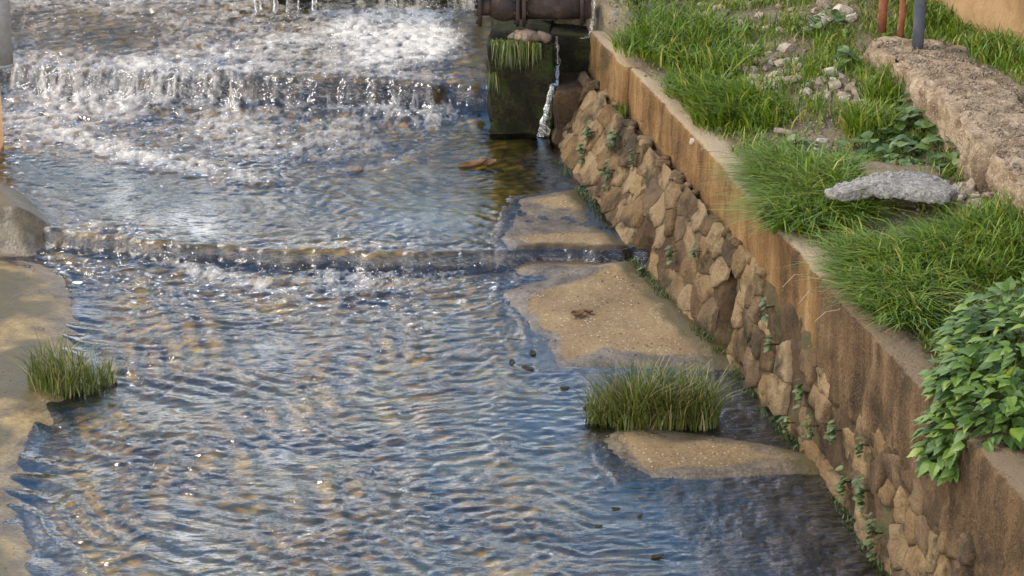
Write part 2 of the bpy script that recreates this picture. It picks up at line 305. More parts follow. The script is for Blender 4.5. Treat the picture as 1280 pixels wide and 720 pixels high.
# ------------------------------------------------------------------ water
DX = .0155
xs = np.arange(-5.2, 2.5, DX); ys = np.arange(11.6, 23.62, DX); X, Y = np.meshgrid(xs, ys); ny, nx = X.shape
KX = np.fft.fftfreq(nx, DX)[None, :]; KY = np.fft.fftfreq(ny, DX)[:, None]; KK = np.hypot(KX, KY)+1e-9
def band(l0, seed, width=.45, aniso=1., ang=0.):
    """random waves round the length l0, slopes of unit rms; the crests lie across the flow"""
    w = np.fft.fft2(np.random.default_rng(seed).standard_normal((ny, nx)))
    cx = (KY*math.cos(ang)+KX*math.sin(ang))/KK
    f = np.exp(-.5*(np.log(KK*l0)/width)**2)*(.05+aniso*cx**4)
    h = np.fft.ifft2(w*f).real
    return h/np.sqrt((np.gradient(h, DX, axis=0)**2+np.gradient(h, DX, axis=1)**2).mean())
def ell(u, v, ru, rv, z, p=1.):
    c = at(u, v, z); D = math.sqrt(c[0]**2+c[1]**2+(CAM_H-z)**2); sx = ru*D/F_PX; sy = rv*D/F_PX/((CAM_H-z)/D)
    return np.exp(-(((X-c[0])/sx)**2+((Y-c[1])/sy)**2)**p)
def trail(pts, z, w):
    d = np.full(X.shape, 1e9); q = plan(pts, z)
    for a, b in zip(q[:-1], q[1:]):
        e = b-a; tt = np.clip(((X-a[0])*e[0]+(Y-a[1])*e[1])/(e@e), 0, 1); d = np.minimum(d, np.hypot(X-a[0]-e[0]*tt, Y-a[1]-e[1]*tt))
    return np.exp(-(d/w)**2)
s1 = Y-yl1(X); s2 = Y-yl2(X)
up = sm(-.25, .0, s2)
mx_ = np.maximum
# foam cover
foam = np.zeros_like(X)
foam = mx_(foam, .66*up*(1-.55*ell(100, 45, 120, 30, .5)))
foam = mx_(foam, 1.35*ell(520, 45, 130, 42, .5, 2)); foam = mx_(foam, .74*ell(330, 60, 200, 26, .5, 2))
foam = mx_(foam, .70*sm(-.95, -.05, s2)*sm(.16, .05, s2))                                   # the second fall and its foot
foam = mx_(foam, .85*ell(120, 128, 240, 36, .25, 1.5)); foam = mx_(foam, .85*ell(40, 150, 110, 46, .22)); foam = mx_(foam, .60*ell(350, 165, 270, 45, .2, 2))
foam = mx_(foam, .85*trail([(0, 148), (80, 170), (170, 194), (240, 208), (320, 224)], .2, .24)); foam = mx_(foam, .5*trail([(400, 216), (480, 210), (560, 175)], .2, .12))
foam = mx_(foam, .78*trail([(120, 308), (190, 326), (270, 348), (360, 376)], .0, .17)); foam = mx_(foam, .62*ell(450, 352, 150, 34, 0, 1.5)); foam = mx_(foam, .5*trail([(330, 375), (420, 360), (520, 345)], 0, .2))
foam = mx_(foam, .42*sm(-.14, .0, s1)*sm(.10, .02, s1)*sm(.5, -.2, X))
cut = sm(.35, .9, xb(Y)-X)                                                                  # calm beside the wall
foam *= np.maximum(cut, 0)
fil = 1-np.abs(fbm(X*6+.5*n2(X*3, Y*3, 63), Y*4.2, 61, 4, .6))*2.6
fil2 = fbm(X*13, Y*9, 62, 3)
strk = fbm(X*15+.5*n2(X*5, Y*5, 60), Y*3.5, 64, 3, .6)
strk2 = .6*strk+.9*fbm(X*27+.7*n2(X*8, Y*8, 59), Y*11, 65, 3)
face = sm(-.16, -.06, s2)*sm(.12, .04, s2)+sm(-.12, -.04, s1)*sm(.10, .03, s1)
face = np.clip(face, 0, 1)
fcov = foam*(.60+.48*np.clip(fil, -1, 1)+.55*fil2)*(.8+.5*fbm(X*1.7, Y*1.5, 66))
fcov = fcov*(1-face)+face*(foam*np.where(s1 < 1, .05, .36+.30*sm(-1.3, -3, X))+np.where(s1 < 1, .20, .80)*strk2*(.7+.8*fbm(X*1.3, 0*Y, 67)))*sm(1.0, .3, X)
# ripples
depth0 = zbed0(X, Y, .035)+.045-bed_z(X, Y)
shal = sm(-.002, .034, depth0)
turb = np.clip(mx_(foam*1.15, .75*sm(-1.3, -.1, s1)*sm(.05, -.1, s1)*sm(.9, -.3, X)), 0, 1)
calm = sm(.5, 2.4, xb(Y)-X)
amp = (.42+.58*calm)*(.25+.75*shal)
wx_ = X+.16*fbm(X*.8, Y*.8, 71, 3); wy_ = Y+.16*fbm(X*.8, Y*.8, 72, 3)
h = band(.05, 1, .3, .8, .15)*.04+band(.08, 2, .45, .8, .3)*.11+band(.12, 9, .4, .9, -.5)*.09+band(.22, 3, .6, .8, .5)*.12+band(.6, 4, .4, 1., .2)*.035
def warped(f, a, sc, sd):
    i = np.clip((X+a*fbm(X*sc, Y*sc*.7, sd, 3)-xs[0])/DX, 0, nx-1.001); j = np.clip((Y+a*fbm(X*sc, Y*sc*.7, sd+9, 3)-ys[0])/DX, 0, ny-1.001)
    i0 = i.astype(int); j0 = j.astype(int); u_ = i-i0; v_ = j-j0
    return (f[j0, i0]*(1-u_)+f[j0, i0+1]*u_)*(1-v_)+(f[j0+1, i0]*(1-u_)+f[j0+1, i0+1]*u_)*v_
h = 1.1*warped(h, .38, .8, 77)
mid = sm(.0, .3, s1)*(1-up)
patch = np.clip(.85+1.15*fbm(X*1.6+.2*Y, Y*.7, 76, 4), .25, 1.7)
fm_ = sm(1.5, .9, xb(Y)-X)*sm(.0, -.3, s1); h = h*amp*(1-.25*mid)*patch+(band(.07, 11, .4, .6)*.07+band(.16, 12, .5, .6)*.06)*fm_*np.clip(.5+1.4*fbm(X*2.4, Y*1.8, 47, 3), 0, 1.6)
h += (band(.09, 5, .5, .6)*.30+band(.2, 6, .5, .8)*.22+band(.045, 7, .4, .5)*.16)*turb
# curved shear waves along the left bank
sw = np.sin(2*math.pi*(.75*wx_+.55*wy_+.25*n2(X*1.4, Y*1.4, 73))/.19)*(.5+.5*n2(X*2.2, Y*2.2, 74))
h += .0095*sw*sm(.2, -1.5, X)*sm(0, -.5, s1)
h += .012*np.clip(foam, 0, 1)*np.clip(fil, -1, 1)+.01*turb*fil2
sw2 = np.abs(n2(X*3.0, Y*5.0, 75)); h -= .010*sm(.10, 0, sw2)*turb
jit = np.where(s1 > 1.5, .035*strk+.05*fbm(X*6, Y*.6, 68, 3), (.02*strk+.085*fbm(X*3.5, Y*.6, 68, 4, .6))*sm(.3, -.3, X))*(.08+.92*sm(.5, -.1, X)); h += face*np.where(s1 > 1.5, .03, .016)*fbm(X*17, Y*12, 69, 3)*sm(.5, -.1, X)
WZ = zbed0(X, Y+0*X, .035)
WZ = zbed0(X, Y+jit, .035)+.045+h*(1-.5*face)
Zb = bed_z(X, Y)
keep = (WZ > Zb+.001) & (X < xb(Y)+.12)
Q = grid_faces(nx, ny); kq = keep.ravel()[Q].any(1); Q = Q[kq]
used = np.zeros(nx*ny, bool); used[Q.ravel()] = True; idx = np.cumsum(used)-1
V = np.stack([X, Y, WZ], -1).reshape(-1, 3)[used]
film = sm(.030, .012, WZ-Zb)*sm(1.5, .9, xb(Y)-X)
rip = (.42+.40*calm+1.0*turb+.8*face)*patch+film*np.clip(1.8+4.5*fbm(X*3.5, Y*2.2, 48, 4, .65), .3, 5)*(.55+.45*sm(0, .03, WZ-Zb))
water = obj('water', mesh_np('water', V, idx[Q], M['water'], attrs={'foam': np.clip(fcov, 0, 1).ravel()[used], 'ripple': rip.ravel()[used], 'film': np.clip(film+1.2*face*(s1 < 1.5), 0, 1.3).ravel()[used]}))
tag(water, kind='structure')
del KX, KY, KK

# ------------------------------------------------------------------ terrace, upper path, hillside
_kx = np.array([3.55, 3.2, 2.854, 2.72, 2.43, 2.1]); _ky = np.array([11., 13., 15.64, 16.98, 18.34, 20.])
def xk(y): return np.interp(y, _ky, _kx)
def terr(x, y):
    x = np.asarray(x, float); y = np.asarray(y, float); tt = x-xt(y); dk = x-xk(y)
    z = .955+.10*np.clip(tt, 0, 3)+.05*fbm(x*1.3, y*1.3, 81)*sm(.1, .5, tt)+.02*fbm(x*5, y*5, 82)
    z = z+.20*sm(18.2, 20.5, y)+.35*sm(20.5, 24, y)
    up_ = 1.40+.10*np.clip(dk-.5, 0, 5)+.03*fbm(x*2, y*2, 83)
    k = sm(.2, .45, dk)*sm(19.2, 18.0, y)
    z = z*(1-k)+up_*k
    return z+.12*np.exp(-(((x-2.05)/.55)**2+((y-18.2)/.8)**2))
xs_ = np.linspace(0, 1, 150); ys_ = np.arange(10.4, 25.5, .06)
A, Bq = np.meshgrid(xs_, ys_); X2 = xt(Bq)+.06+A*(7.5-xt(Bq)); Z2 = terr(X2, Bq); Z2[:, 0] -= .3
ter = obj('terrace_ground', mesh_np('terrace_ground', np.stack([X2, Bq, Z2], -1).reshape(-1, 3), grid_faces(150, len(ys_)), M['soil'])); tag(ter, kind='structure')
gx = np.concatenate([-np.geomspace(200, 8, 26), np.linspace(-7, 7, 15), np.geomspace(8, 200, 26)]); gy = np.concatenate([-np.geomspace(150, 1, 12), np.linspace(0, 24, 13), np.geomspace(26, 300, 40)])
X3, Y3 = np.meshgrid(gx, gy)
Z3 = -1.2+sm(24, 27, Y3)*2.2+(.31+.04*sm(3, -14, X3))*np.clip(Y3-25, 0, 55)+sm(-7, -13, X3)*2.6+sm(-12, -40, X3)*4+sm(7, 11, X3)*2.9+sm(11, 40, X3)*6
Z3 = Z3+sm(20, 50, np.hypot(X3, Y3-12))*fbm(X3*.08, Y3*.08, 91)*3
hil = obj('ground', mesh_np('ground', np.stack([X3, Y3, Z3], -1).reshape(-1, 3), grid_faces(len(gx), len(gy)), M['hillside'])); tag(hil, kind='structure')
def on(u, v, f=terr, z=1.1):
    for _ in range(12):
        p = at(u, v, z); z = float(f(p[0], p[1]))
    return np.array([p[0], p[1], z])

# ------------------------------------------------------------------ stones
def rock_mesh(name, seed, mat_, cuts=3, box=.6, rough=.16, smooth=True):
    """a unit stone: a cube pushed towards a ball, then dented"""
    bm = bmesh.new(); bmesh.ops.create_cube(bm, size=2); bmesh.ops.subdivide_edges(bm, edges=bm.edges[:], cuts=cuts-1, use_grid_fill=True)
    r = np.random.default_rng(seed); pl = [(Vector(r.standard_normal(3)).normalized(), r.uniform(.72, .95)) for _ in range(6)]
    for v in bm.verts:
        c = v.co.copy(); n = c.normalized()
        c = c*box+n*(1-box)*1.15
        c = c*(1+rough*float(n2(n.x*1.7+seed, n.y*1.7+n.z*1.3, seed % 50)))
        for d, k in pl:
            e = c.dot(d)-k
            if e > 0: c -= d*e*.8
        v.co = c*.92
    me = bpy.data.meshes.new(name); bm.to_mesh(me); bm.free(); me.polygons.foreach_set('use_smooth', np.full(len(me.polygons), smooth)); me.materials.append(mat_); return me
WALLROCK = [rock_mesh('wall_stone', 100+k, M['stone'], 3, .72, .14) for k in range(14)]
LOOSE = [rock_mesh('loose_stone', 200+k, M['loose'], 3, .75, .3, False) for k in range(8)]

# ------------------------------------------------------------------ retaining wall
ZL = .66                                                                    # top of the stonework
def led(y): return np.interp(y, [13, 16, 17, 20], [.0, .03, .11, .13])
def zfoot(y): return zbed0(xb(y), y)
def xface(y, z):
    zf = zfoot(y); k = np.clip((z-zf)/(ZL-zf), -.3, 1.); return xb(y)+np.maximum(.74*(xt(y)-xb(y)), .02)*k
wall = empty('retaining_wall', (xb(16), 16, 0)); tag(wall, 'long rubble stone retaining wall with ochre concrete top beside the stream', 'wall')
def wpart(name, me): 
    o = obj(name, me, wall); o.location = -wall.location; return o
DRAIN = (17.62, .12); CRACK = 16.25
# core with the drain hole and the washed-out gap
zz = np.arange(-.45, ZL+.001, .028); yy = np.arange(10.4, 20.2, .03); YY, ZZ = np.meshgrid(yy, zz)
XX = xface(YY, ZZ)+.032+.016*fbm(YY*4, ZZ*4, 101)+.012*n2(YY*13, ZZ*13, 102)
near = sm(15.8, 14.5, YY)
XX -= .010*near
XX += .30*np.exp(-(((YY-DRAIN[0])/.05)**4))*np.exp(-(((ZZ-DRAIN[1])/.085)**4))
XX += .22*np.exp(-(((YY-CRACK-.25*(ZZ-.3)-.04*n2(ZZ*5, 0, 103))/.085)**4))*sm(.56, .45, ZZ)
nz, nyy = XX.shape
Vc = np.stack([XX, YY, ZZ], -1).reshape(-1, 3); base = len(Vc)
back = np.stack([XX[-1]*0+xt(yy)+.35, yy, zz[-1]+0*yy], -1); Vc = np.concatenate([Vc, back]); fc = [list(map(int, q)) for q in grid_faces(nyy, nz)]
top0 = (nz-1)*nyy
for i in range(nyy-1): fc.append([top0+i, top0+i+1, base+i+1, base+i])
fc.append([top0+nyy-1]+[k*nyy+nyy-1 for k in range(nz-2, -1, -1)]+[base+nyy-1])
me = mesh_np('rubble_core', Vc, fc, M['core']); wpart('rubble_core', me)
# stones: interlocking irregular pieces (cells of scattered seeds, stretched along the courses), each its own mesh
rs = random.Random(5); seeds = []
row = 0; z = -.30
while z < ZL+.05:
    y = 11.6+rs.uniform(0, .2)
    while y < 20.3:
        w = rs.choice((.09, .14, .2, .26, .33))*rs.uniform(.85, 1.15); seeds.append((y+w/2, z+.08+rs.uniform(-.05, .05))); y += w
    z += rs.uniform(.14, .21); row += 1
def clip(poly, nx_, ny_, c):
    o_ = []
    for a, b in zip(poly, poly[1:]+poly[:1]):
        da = a[0]*nx_+a[1]*ny_-c; db = b[0]*nx_+b[1]*ny_-c
        if da <= 0: o_.append(a)
        if da*db < 0: k = da/(da-db); o_.append((a[0]+(b[0]-a[0])*k, a[1]+(b[1]-a[1])*k))
    return o_
AS = 1.15; count = 0
for (sy, sz) in seeds:
    zf = float(zfoot(sy))
    if sz > ZL+.0 or sz < zf-.04 or sy > 20.12: continue
    if abs(sy-DRAIN[0]) < .12 and abs(sz-DRAIN[1]) < .14: continue
    if abs(sy-CRACK-.25*(sz-.3)) < .13 and sz < .52: continue
    if sy < 15.7 and sz > .46+.12*float(n2(sy*1.3, 0, 104)): continue
    if sy < 15.2 and rs.random() < .25: continue
    if count >= 298: continue
    poly = [(sy-.3, sz-.17), (sy+.3, sz-.17), (sy+.3, min(sz+.17, ZL+.03)), (sy-.3, min(sz+.17, ZL+.03))]
    for (qy, qz) in seeds:
        dy_, dz_ = (qy-sy), (qz-sz)*AS
        if abs(dy_) > .7 or abs(dz_) > .5 or (dy_ == 0 and dz_ == 0): continue
        # half plane between the two seeds in stretched space
        my, mz = (qy+sy)/2, (qz+sz)/2*AS; poly = clip(poly, dy_, dz_*AS, my*dy_+mz*dz_)
        if len(poly) < 3: break
    if len(poly) < 3: continue
    ring = []
    m_ = len(poly)
    for a, b in zip(poly, poly[1:]+poly[:1]):
        k_ = max(1, min(4, int(math.hypot(b[0]-a[0], b[1]-a[1])/.045)))
        ring += [(a[0]+(b[0]-a[0])*k/k_, a[1]+(b[1]-a[1])*k/k_) for k in range(k_)]
    cy_ = sum(p[0] for p in ring)/len(ring); cz_ = sum(p[1] for p in ring)/len(ring); dp = rs.uniform(.006, .042)*(1.25 if sy < 15.6 else 1); ti, tj = rs.uniform(-.12, .12), rs.uniform(-.12, .12)
    Vv = []; R_ = len(ring)
    for sc, dd_ in ((1.0, -.03), (.985, .70), (.94, .98), (.5, 1.02)):
        for (yy_, zz_) in ring:
            y_ = cy_+(yy_-cy_)*sc; z_ = cz_+(zz_-cz_)*sc; nn_ = .020*float(fbm(y_*9, z_*9, 301+count % 40, 2))+.014*float(n2(y_*26, z_*26, 302))
            y_ += .010*float(n2(y_*17, z_*17, 303)); z_ += .010*float(n2(y_*17+9, z_*17, 304))
            k_ = max(dd_, 0); Vv.append((float(xface(y_, z_))+.035-dp*dd_-nn_*min(1, k_*1.3)-(ti*(y_-cy_)+tj*(z_-cz_))*k_-cy_*0, y_-cy_, z_-cz_))
    x0_ = float(xface(cy_, cz_)); Vv = [(a-x0_, b, c) for a, b, c in Vv]; Vv.append((.035-dp*1.1, 0, 0))
    fs = []
    for q in range(3):
        for k in range(R_): fs.append([q*R_+k, (q+1)*R_+k, (q+1)*R_+(k+1) % R_, q*R_+(k+1) % R_])
    for k in range(R_): fs.append([3*R_+k, 4*R_, 3*R_+(k+1) % R_])
    me = mesh_np('stone', Vv, fs, M['stone']); o = obj('stone', me, wall); o.location = Vector((x0_, cy_, cz_))-wall.location; count += 1
for k in range(26):
    y_ = rs.uniform(15.6, 20.05); x0_ = float(xface(y_, ZL)); x1_ = float(xt(y_)); o = obj('stone', rs.choice(WALLROCK), wall); s_ = rs.uniform(.025, .05)
    if count >= 298: break
    count += 1
    o.location = Vector((x0_+.03+rs.random()*max(.0, x1_-x0_-.04), y_, ZL+.012))-wall.location; o.scale = (s_, s_*rs.uniform(1, 1.7), s_*.7); o.rotation_euler = (rs.uniform(-.3, .3), rs.uniform(-.3, .3), rs.uniform(0, 6))
# ochre concrete sections
def section(ya, yb, zb_fn, off, width, seed, zt=T, mt='parapet'):
    rings = []
    n = max(3, int(abs(yb-ya)/.04))
    for y in np.linspace(ya, yb, n):
        zb_ = zb_fn(y); r = []
        for z in np.linspace(zb_, zt-.012, 13):
            k = (zt-z)/.5
            r.append((float(xt(y))+off-.012*k*(1 if y > 16 else .2)+(.024+.03*max(0, min(1, (15.6-y)/1.2))*k)*float(fbm(y*3.2, z*3.2, seed, 4))+(.006+.008*k)*float(n2(y*18, z*18, seed+3)), y, z))
        chip = .10*max(0, float(fbm(y*3.4, 5, seed+5, 3))-.12)
        r[-1] = (r[-1][0]+chip*.5, y, r[-1][2]-chip)
        x0 = r[-1][0]
        for k, a in enumerate((.02, .07, .13, width)): r.append((x0+a, y, zt+.012*float(fbm(y*5, a*8, seed+6))-(chip*.4 if k == 0 else 0)))
        r.append((x0+width, y, zb_-.02)); rings.append(r)
    return loft('parapet_section', rings, M[mt])
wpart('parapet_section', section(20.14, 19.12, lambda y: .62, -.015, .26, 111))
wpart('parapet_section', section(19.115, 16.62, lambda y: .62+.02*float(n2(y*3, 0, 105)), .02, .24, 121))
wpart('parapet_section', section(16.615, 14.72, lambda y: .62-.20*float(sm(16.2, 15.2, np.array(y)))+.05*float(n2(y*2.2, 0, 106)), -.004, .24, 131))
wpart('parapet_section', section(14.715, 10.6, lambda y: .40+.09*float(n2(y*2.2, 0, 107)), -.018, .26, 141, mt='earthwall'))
# ------------------------------------------------------------------ upper kerb, posts, house wall
kerb = empty('rubble_kerb', (2.8, 16, 1.2)); tag(kerb, 'low broken concrete and rubble kerb with pebbly top above the grassy terrace', 'kerb')
def kerb_block(ya, yb, zt, w, seed, off=0):
    rings = []
    for y in np.linspace(ya, yb, max(4, int(abs(yb-ya)/.035))):
        r = []; xo = float(xk(y))+off+.06*float(fbm(y*3.5, 0, seed))
        for z in np.linspace(zt-.5, zt-.02, 9): r.append((xo+.09*float(fbm(y*5, z*5, seed+1, 5, .6))+.03*float(n2(y*17, z*17, seed+2))+.05*max(0, (z-zt+.1)/.1)*max(0, float(n2(y*6, 1, seed+8))), y, z))
        for a in np.linspace(.03, w, 12): r.append((xo+a, y, zt+.035*float(fbm(y*6, a*6, seed+3))+.018*float(n2(y*22, a*22, seed+4))-.05*max(0, .06-a)/.06*(1+float(n2(y*7, 3, seed+9)))))
        r.append((xo+w+.02, y, zt-.5)); rings.append(r)
    o = obj('block', loft('block', rings, M['rubbletop']), kerb); o.location = -kerb.location
kerb_block(18.42, 17.62, 1.40, .45, 151); kerb_block(17.60, 15.98, 1.43, .46, 161, -.03); kerb_block(15.95, 14.9, 1.40, .50, 171, .02); kerb_block(14.88, 12.2, 1.39, .5, 181)
for (u, v, r, hgt, mt, lb, lean) in ((1103, 26, .030, 1.0, 'rust', 'rusty red iron rod standing on the kerb beside a matching slimmer rod', 0), (1126, 38, .022, 1.0, 'rust', 'slimmer rusty red iron rod next to the thick dark grey post', .02), (1147, 57, .040, 1.1, 'postgrey', 'thick dark grey steel post set in the pebbly kerb', .012)):
    p = at(u, v, 1.41); pts = [(p[0]+lean*s*hgt, p[1], 1.33+s*hgt) for s in np.linspace(0, 1, 6)]
    o = obj('post', tube('post', [(a-p[0], b-p[1], c-1.33) for a, b, c in pts], r, M[mt], 12), None, (p[0], p[1], 1.33)); tag(o, lb, 'post')
pa = at(1200, -8, 1.5); pb = at(1290, 52, 1.5); d = (pb-pa); d /= np.linalg.norm(d); nrm = np.array([d[1], -d[0], 0]); nrm = nrm if nrm[0] > 0 else -nrm
rings = []
for s in np.linspace(-2.5, 2.2, 60):
    q = pa+d*s; r = []
    for z in np.linspace(1.2, 3.0, 20):
        k = .02*float(fbm(s*3, z*3, 191))-(.05 if z < 1.52 else 0); r.append(tuple(q[:2]+nrm[:2]*k)+(z,))
    r += [tuple(q[:2]+nrm[:2]*.5)+(3.,), tuple(q[:2]+nrm[:2]*.5)+(1.2,)]; rings.append(r)
hw = obj('house_wall', loft('house_wall', rings, M['wallochre'])); tag(hw, 'plain ochre plastered wall rising beyond the upper grass strip', 'wall')
# ------------------------------------------------------------------ left: plastered pillar and drainpipe
p = at(4, 196, .2); px_ = p[0]-.045
bm = bmesh.new(); bmesh.ops.create_cube(bm, size=1); bmesh.ops.subdivide_edges(bm, edges=bm.edges[:], cuts=4, use_grid_fill=True)
for v in bm.verts:
    v.co.x = v.co.x*.8-.4; v.co.y = v.co.y*.3+.15; v.co.z = (v.co.z+.5)*2.6-.2; v.co.x += .012*float(n2(v.co.y*4, v.co.z*4, 195)); v.co.y += .012*float(n2(v.co.x*4+7, v.co.z*4, 196))
me = bpy.data.meshes.new('plastered_pillar'); bm.to_mesh(me); bm.free(); me.materials.append(M['plaster'])
tag(obj('plastered_pillar', me, None, (px_, p[1], .2)), 'orange plastered pillar at the water edge behind a grey drainpipe', 'pillar')
q = at(2, 82, .93)
pipe = empty('drainpipe', (q[0], p[1]-.12, 0)); tag(pipe, 'weathered grey drainpipe ending above the stream in front of the orange pillar', 'drainpipe')
zb0 = float(CAM_H+(at(2, 82, 0)[2]-CAM_H)*0) ; yq = p[1]-.12
ang = math.atan2(1, 1)
dd = np.array([(2-640)/F_PX, math.cos(PITCH)+(360-82)/F_PX*math.sin(PITCH), -math.sin(PITCH)+(360-82)/F_PX*math.cos(PITCH)]); tt_ = yq/dd[1]; zq = CAM_H+dd[2]*tt_; pipe.location.x = dd[0]*tt_
obj('pipe', tube('pipe', [(0, 0, zq+.0), (.004, 0, zq+.6), (.01, 0, zq+1.3), (.016, 0, zq+2.0)], .085, M['drain'], 20), pipe)
obj('rim', tube('rim', [(0, 0, zq-.005), (0, 0, zq+.02)], .089, M['drain'], 20), pipe)
obj('bracket', tube('bracket', [(.008, 0, zq+.9), (.008, 0, zq+.94)], .095, M['drain'], 20), pipe); obj('bracket_arm', tube('bracket_arm', [(-.05, .04, zq+.92), (-.06, .24, zq+.92)], .014, M['drain'], 8), pipe)

# ------------------------------------------------------------------ mossy pier, upper weir, iron pipe
def rough_box(name, x0, x1, y0, y1, z0, z1, mt, seed, amp=.03, n=10, bev=.0):
    bm = bmesh.new(); bmesh.ops.create_cube(bm, size=1); bmesh.ops.subdivide_edges(bm, edges=bm.edges[:], cuts=n, use_grid_fill=True)
    for v in bm.verts:
        c = v.co; nn = c.normalized(); x = (x0+x1)/2+c.x*(x1-x0); y = (y0+y1)/2+c.y*(y1-y0); z = (z0+z1)/2+c.z*(z1-z0)
        k = amp*float(fbm(x*4+z*2.3, y*4+z*3.1, seed)); v.co = (x+nn.x*2*k, y+nn.y*2*k, z+nn.z*k)
    me = bpy.data.meshes.new(name); bm.to_mesh(me); bm.free(); me.polygons.foreach_set('use_smooth', np.ones(len(me.polygons), bool)); me.materials.append(M[mt]); return me
PY = 20.02
pier = empty('mossy_pier', (.0, PY, .2)); tag(pier, 'square concrete pier covered in dark wet moss below the rusty pipe', 'pier')
def part(par, name, me):
    o = obj(name, me, par); o.location = -par.location; return o
xl_, xr_ = at(613, 165, .25)[0], at(692, 165, .25)[0]
part(pier, 'block', rough_box('block', xl_, xr_, PY, PY+1.3, .05, .92, 'mosswet', 201, .05, 14))
part(pier, 'side_block', rough_box('side_block', xr_-.02, xr_+.42, PY+.28, PY+1.3, .05, .90, 'mosswet', 204, .05, 12))
part(pier, 'buttress', rough_box('buttress', xr_+.02, xr_+.30, PY-.22, PY+.42, .05, .62, 'core', 207, .05, 10))
# hanging grass is added further down
weir = empty('upper_weir', (-2, YW3, .5)); tag(weir, 'dark wet weir wall with thin streams of falling water', 'weir')
part(weir, 'weir_wall', rough_box('weir_wall', -1.98, .25, YW3, YW3+1.4, .2, 1.75, 'mosswet', 211, .05, 30)); part(weir, 'weir_wall', rough_box('weir_wall', -5.8, -1.9, 23.6, 24.1, .2, 1.75, 'mosswet', 212, .05, 30))
for k, (u, w) in enumerate(((20, 40), (70, 55), (130, 50), (190, 44), (250, 40), (285, 30), (322, 7), (345, 5), (366, 12), (392, 5), (430, 60), (480, 50), (520, 40), (560, 60), (600, 60))):
    xc = at(u, 10, .55)[0]; yw_ = YW3 if u > 300 else 23.6; ww = w/2/140; nv = 30; nu = max(4, int(ww*2/.02)); Vv = []; fo_ = []
    for j in range(nv):
        s = j/(nv-1)
        for i in range(nu):
            a = i/(nu-1)*2-1; x = xc+a*ww*(1+.25*s)+.012*n2(j*.4, k*9.1, 213)
            Vv.append((x, yw_-.06-.10*s**.5+.03*(1-a*a)*-1+.02*float(n2(x*14, s*3, 214)), 1.76-1.27*s)); fo_.append(.40+.5*float(n2(x*22, s*2.5, 215))-.15*abs(a))
    part(weir, 'falling_water', mesh_np('falling_water', Vv, grid_faces(nu, nv), M['water'], attrs={'foam': np.clip(fo_, 0, 1), 'ripple': np.ones(len(Vv))}))
# trickles over the pier
tr_ = empty('trickle', (xr_, PY, .2)); tag(tr_, 'thin trickle of white water running down beside the mossy pier', 'trickle')
def ribbon(pts, ws, seed, fo0=.7):
    Vv = []; fo_ = []; nu = 5
    P_ = [Vector(p) for p in pts]; dense = []
    for a, b, wa, wb in zip(P_[:-1], P_[1:], ws[:-1], ws[1:]):
        for k in range(8): dense.append((a.lerp(b, k/8), wa+(wb-wa)*k/8))
    dense.append((P_[-1], ws[-1]))
    for j, (c, w) in enumerate(dense):
        for i in range(nu):
            a = i/(nu-1)*2-1; Vv.append((c.x+a*w+.012*float(n2(j*.5, i*.3, seed)), c.y-.02*(1-a*a)+.012*float(n2(j*.7, i*1.1, seed+1)), c.z)); fo_.append(fo0+.45*float(n2(j*.8, i*.9, seed+2)))
    return mesh_np('water_ribbon', Vv, grid_faces(nu, len(dense)), M['water'], attrs={'foam': np.clip(fo_, 0, 1), 'ripple': np.ones(len(Vv))})
part(tr_, 'water_ribbon', ribbon([(xr_+.30, PY+.30, 1.22), (xr_+.285, PY+.24, .93), (xr_+.22, PY+.20, .92)], [.018, .03, .03], 221, .42))
part(tr_, 'water_ribbon', ribbon([(xr_+.02, PY+.22, .93), (xr_+.03, PY+.20, .72), (xr_-.0, PY-.02, .62), (xr_-.05, PY-.05, .42), (xr_-.08, PY-.07, .24)], [.015, .018, .03, .028, .05], 225, .45))
# rusty pipe with flanges and valve, lying across the pier
YP, ZP = PY+.32, 1.135
def pxX(u): 
    d_ = np.array([(u-640)/F_PX, math.cos(PITCH)+(360-25)/F_PX*math.sin(PITCH)]); return d_[0]*YP/d_[1]
fit = empty('iron_pipe', (pxX(670), YP, .95)); tag(fit, 'dark rusty iron pipe with flanges and a valve resting over the mossy pier', 'pipe')
def bar(name, u0, u1, r, n=20, y=YP, z=ZP): part(fit, name, tube(name, [(pxX(u0), y, z), (pxX(u1), y, z)], r, M['pipe'], n))
bar('pipe', 650, 738, .098); bar('pipe', 598, 616, .072)
part(fit, 'valve_body', tube('valve_body', [(pxX(u), YP, ZP) for u in (612, 618, 626, 634, 642, 652)], [.075, .098, .112, .112, .098, .08], M['pipe'], 20))
part(fit, 'bonnet', tube('bonnet', [(pxX(630), YP, ZP+.05), (pxX(630), YP, ZP+.22), (pxX(630), YP, ZP+.24), (pxX(630), YP, ZP+.30)], [.075, .06, .10, .10], M['pipe'], 18))
part(fit, 'stem', tube('stem', [(pxX(630), YP, ZP+.28), (pxX(630), YP, ZP+.62)], .018, M['pipe'], 10))
ringp = [(pxX(630)+.15*math.cos(a), YP+.15*math.sin(a), ZP+.60) for a in np.linspace(0, 2*math.pi, 25)]
part(fit, 'handwheel', tube('handwheel', ringp, .015, M['pipe'], 8))
for u in (600, 647, 655, 727):
    fl = obj('flange', tube('flange', [(pxX(u-2.3), YP, ZP), (pxX(u+2.3), YP, ZP)], .155 if u < 720 else .15, M['pipe'], 26), fit); fl.location = -fit.location
    e_ = -1 if u in (600, 647) else 1
    for k in range(8):
        a = 2*math.pi*k/8+.2; obj('bolt', tube('bolt', [(pxX(u+e_*2.2), YP+.125*math.cos(a), ZP+.125*math.sin(a)), (pxX(u+e_*5), YP+.125*math.cos(a), ZP+.125*math.sin(a))], .015, M['pipe'], 6), fl)
for dx, dy, dz, s in ((-.1, .02, 0, .085), (.06, -.02, .0, .07), (.16, .04, .0, .06), (.33, .05, 0, .06)):
    pass
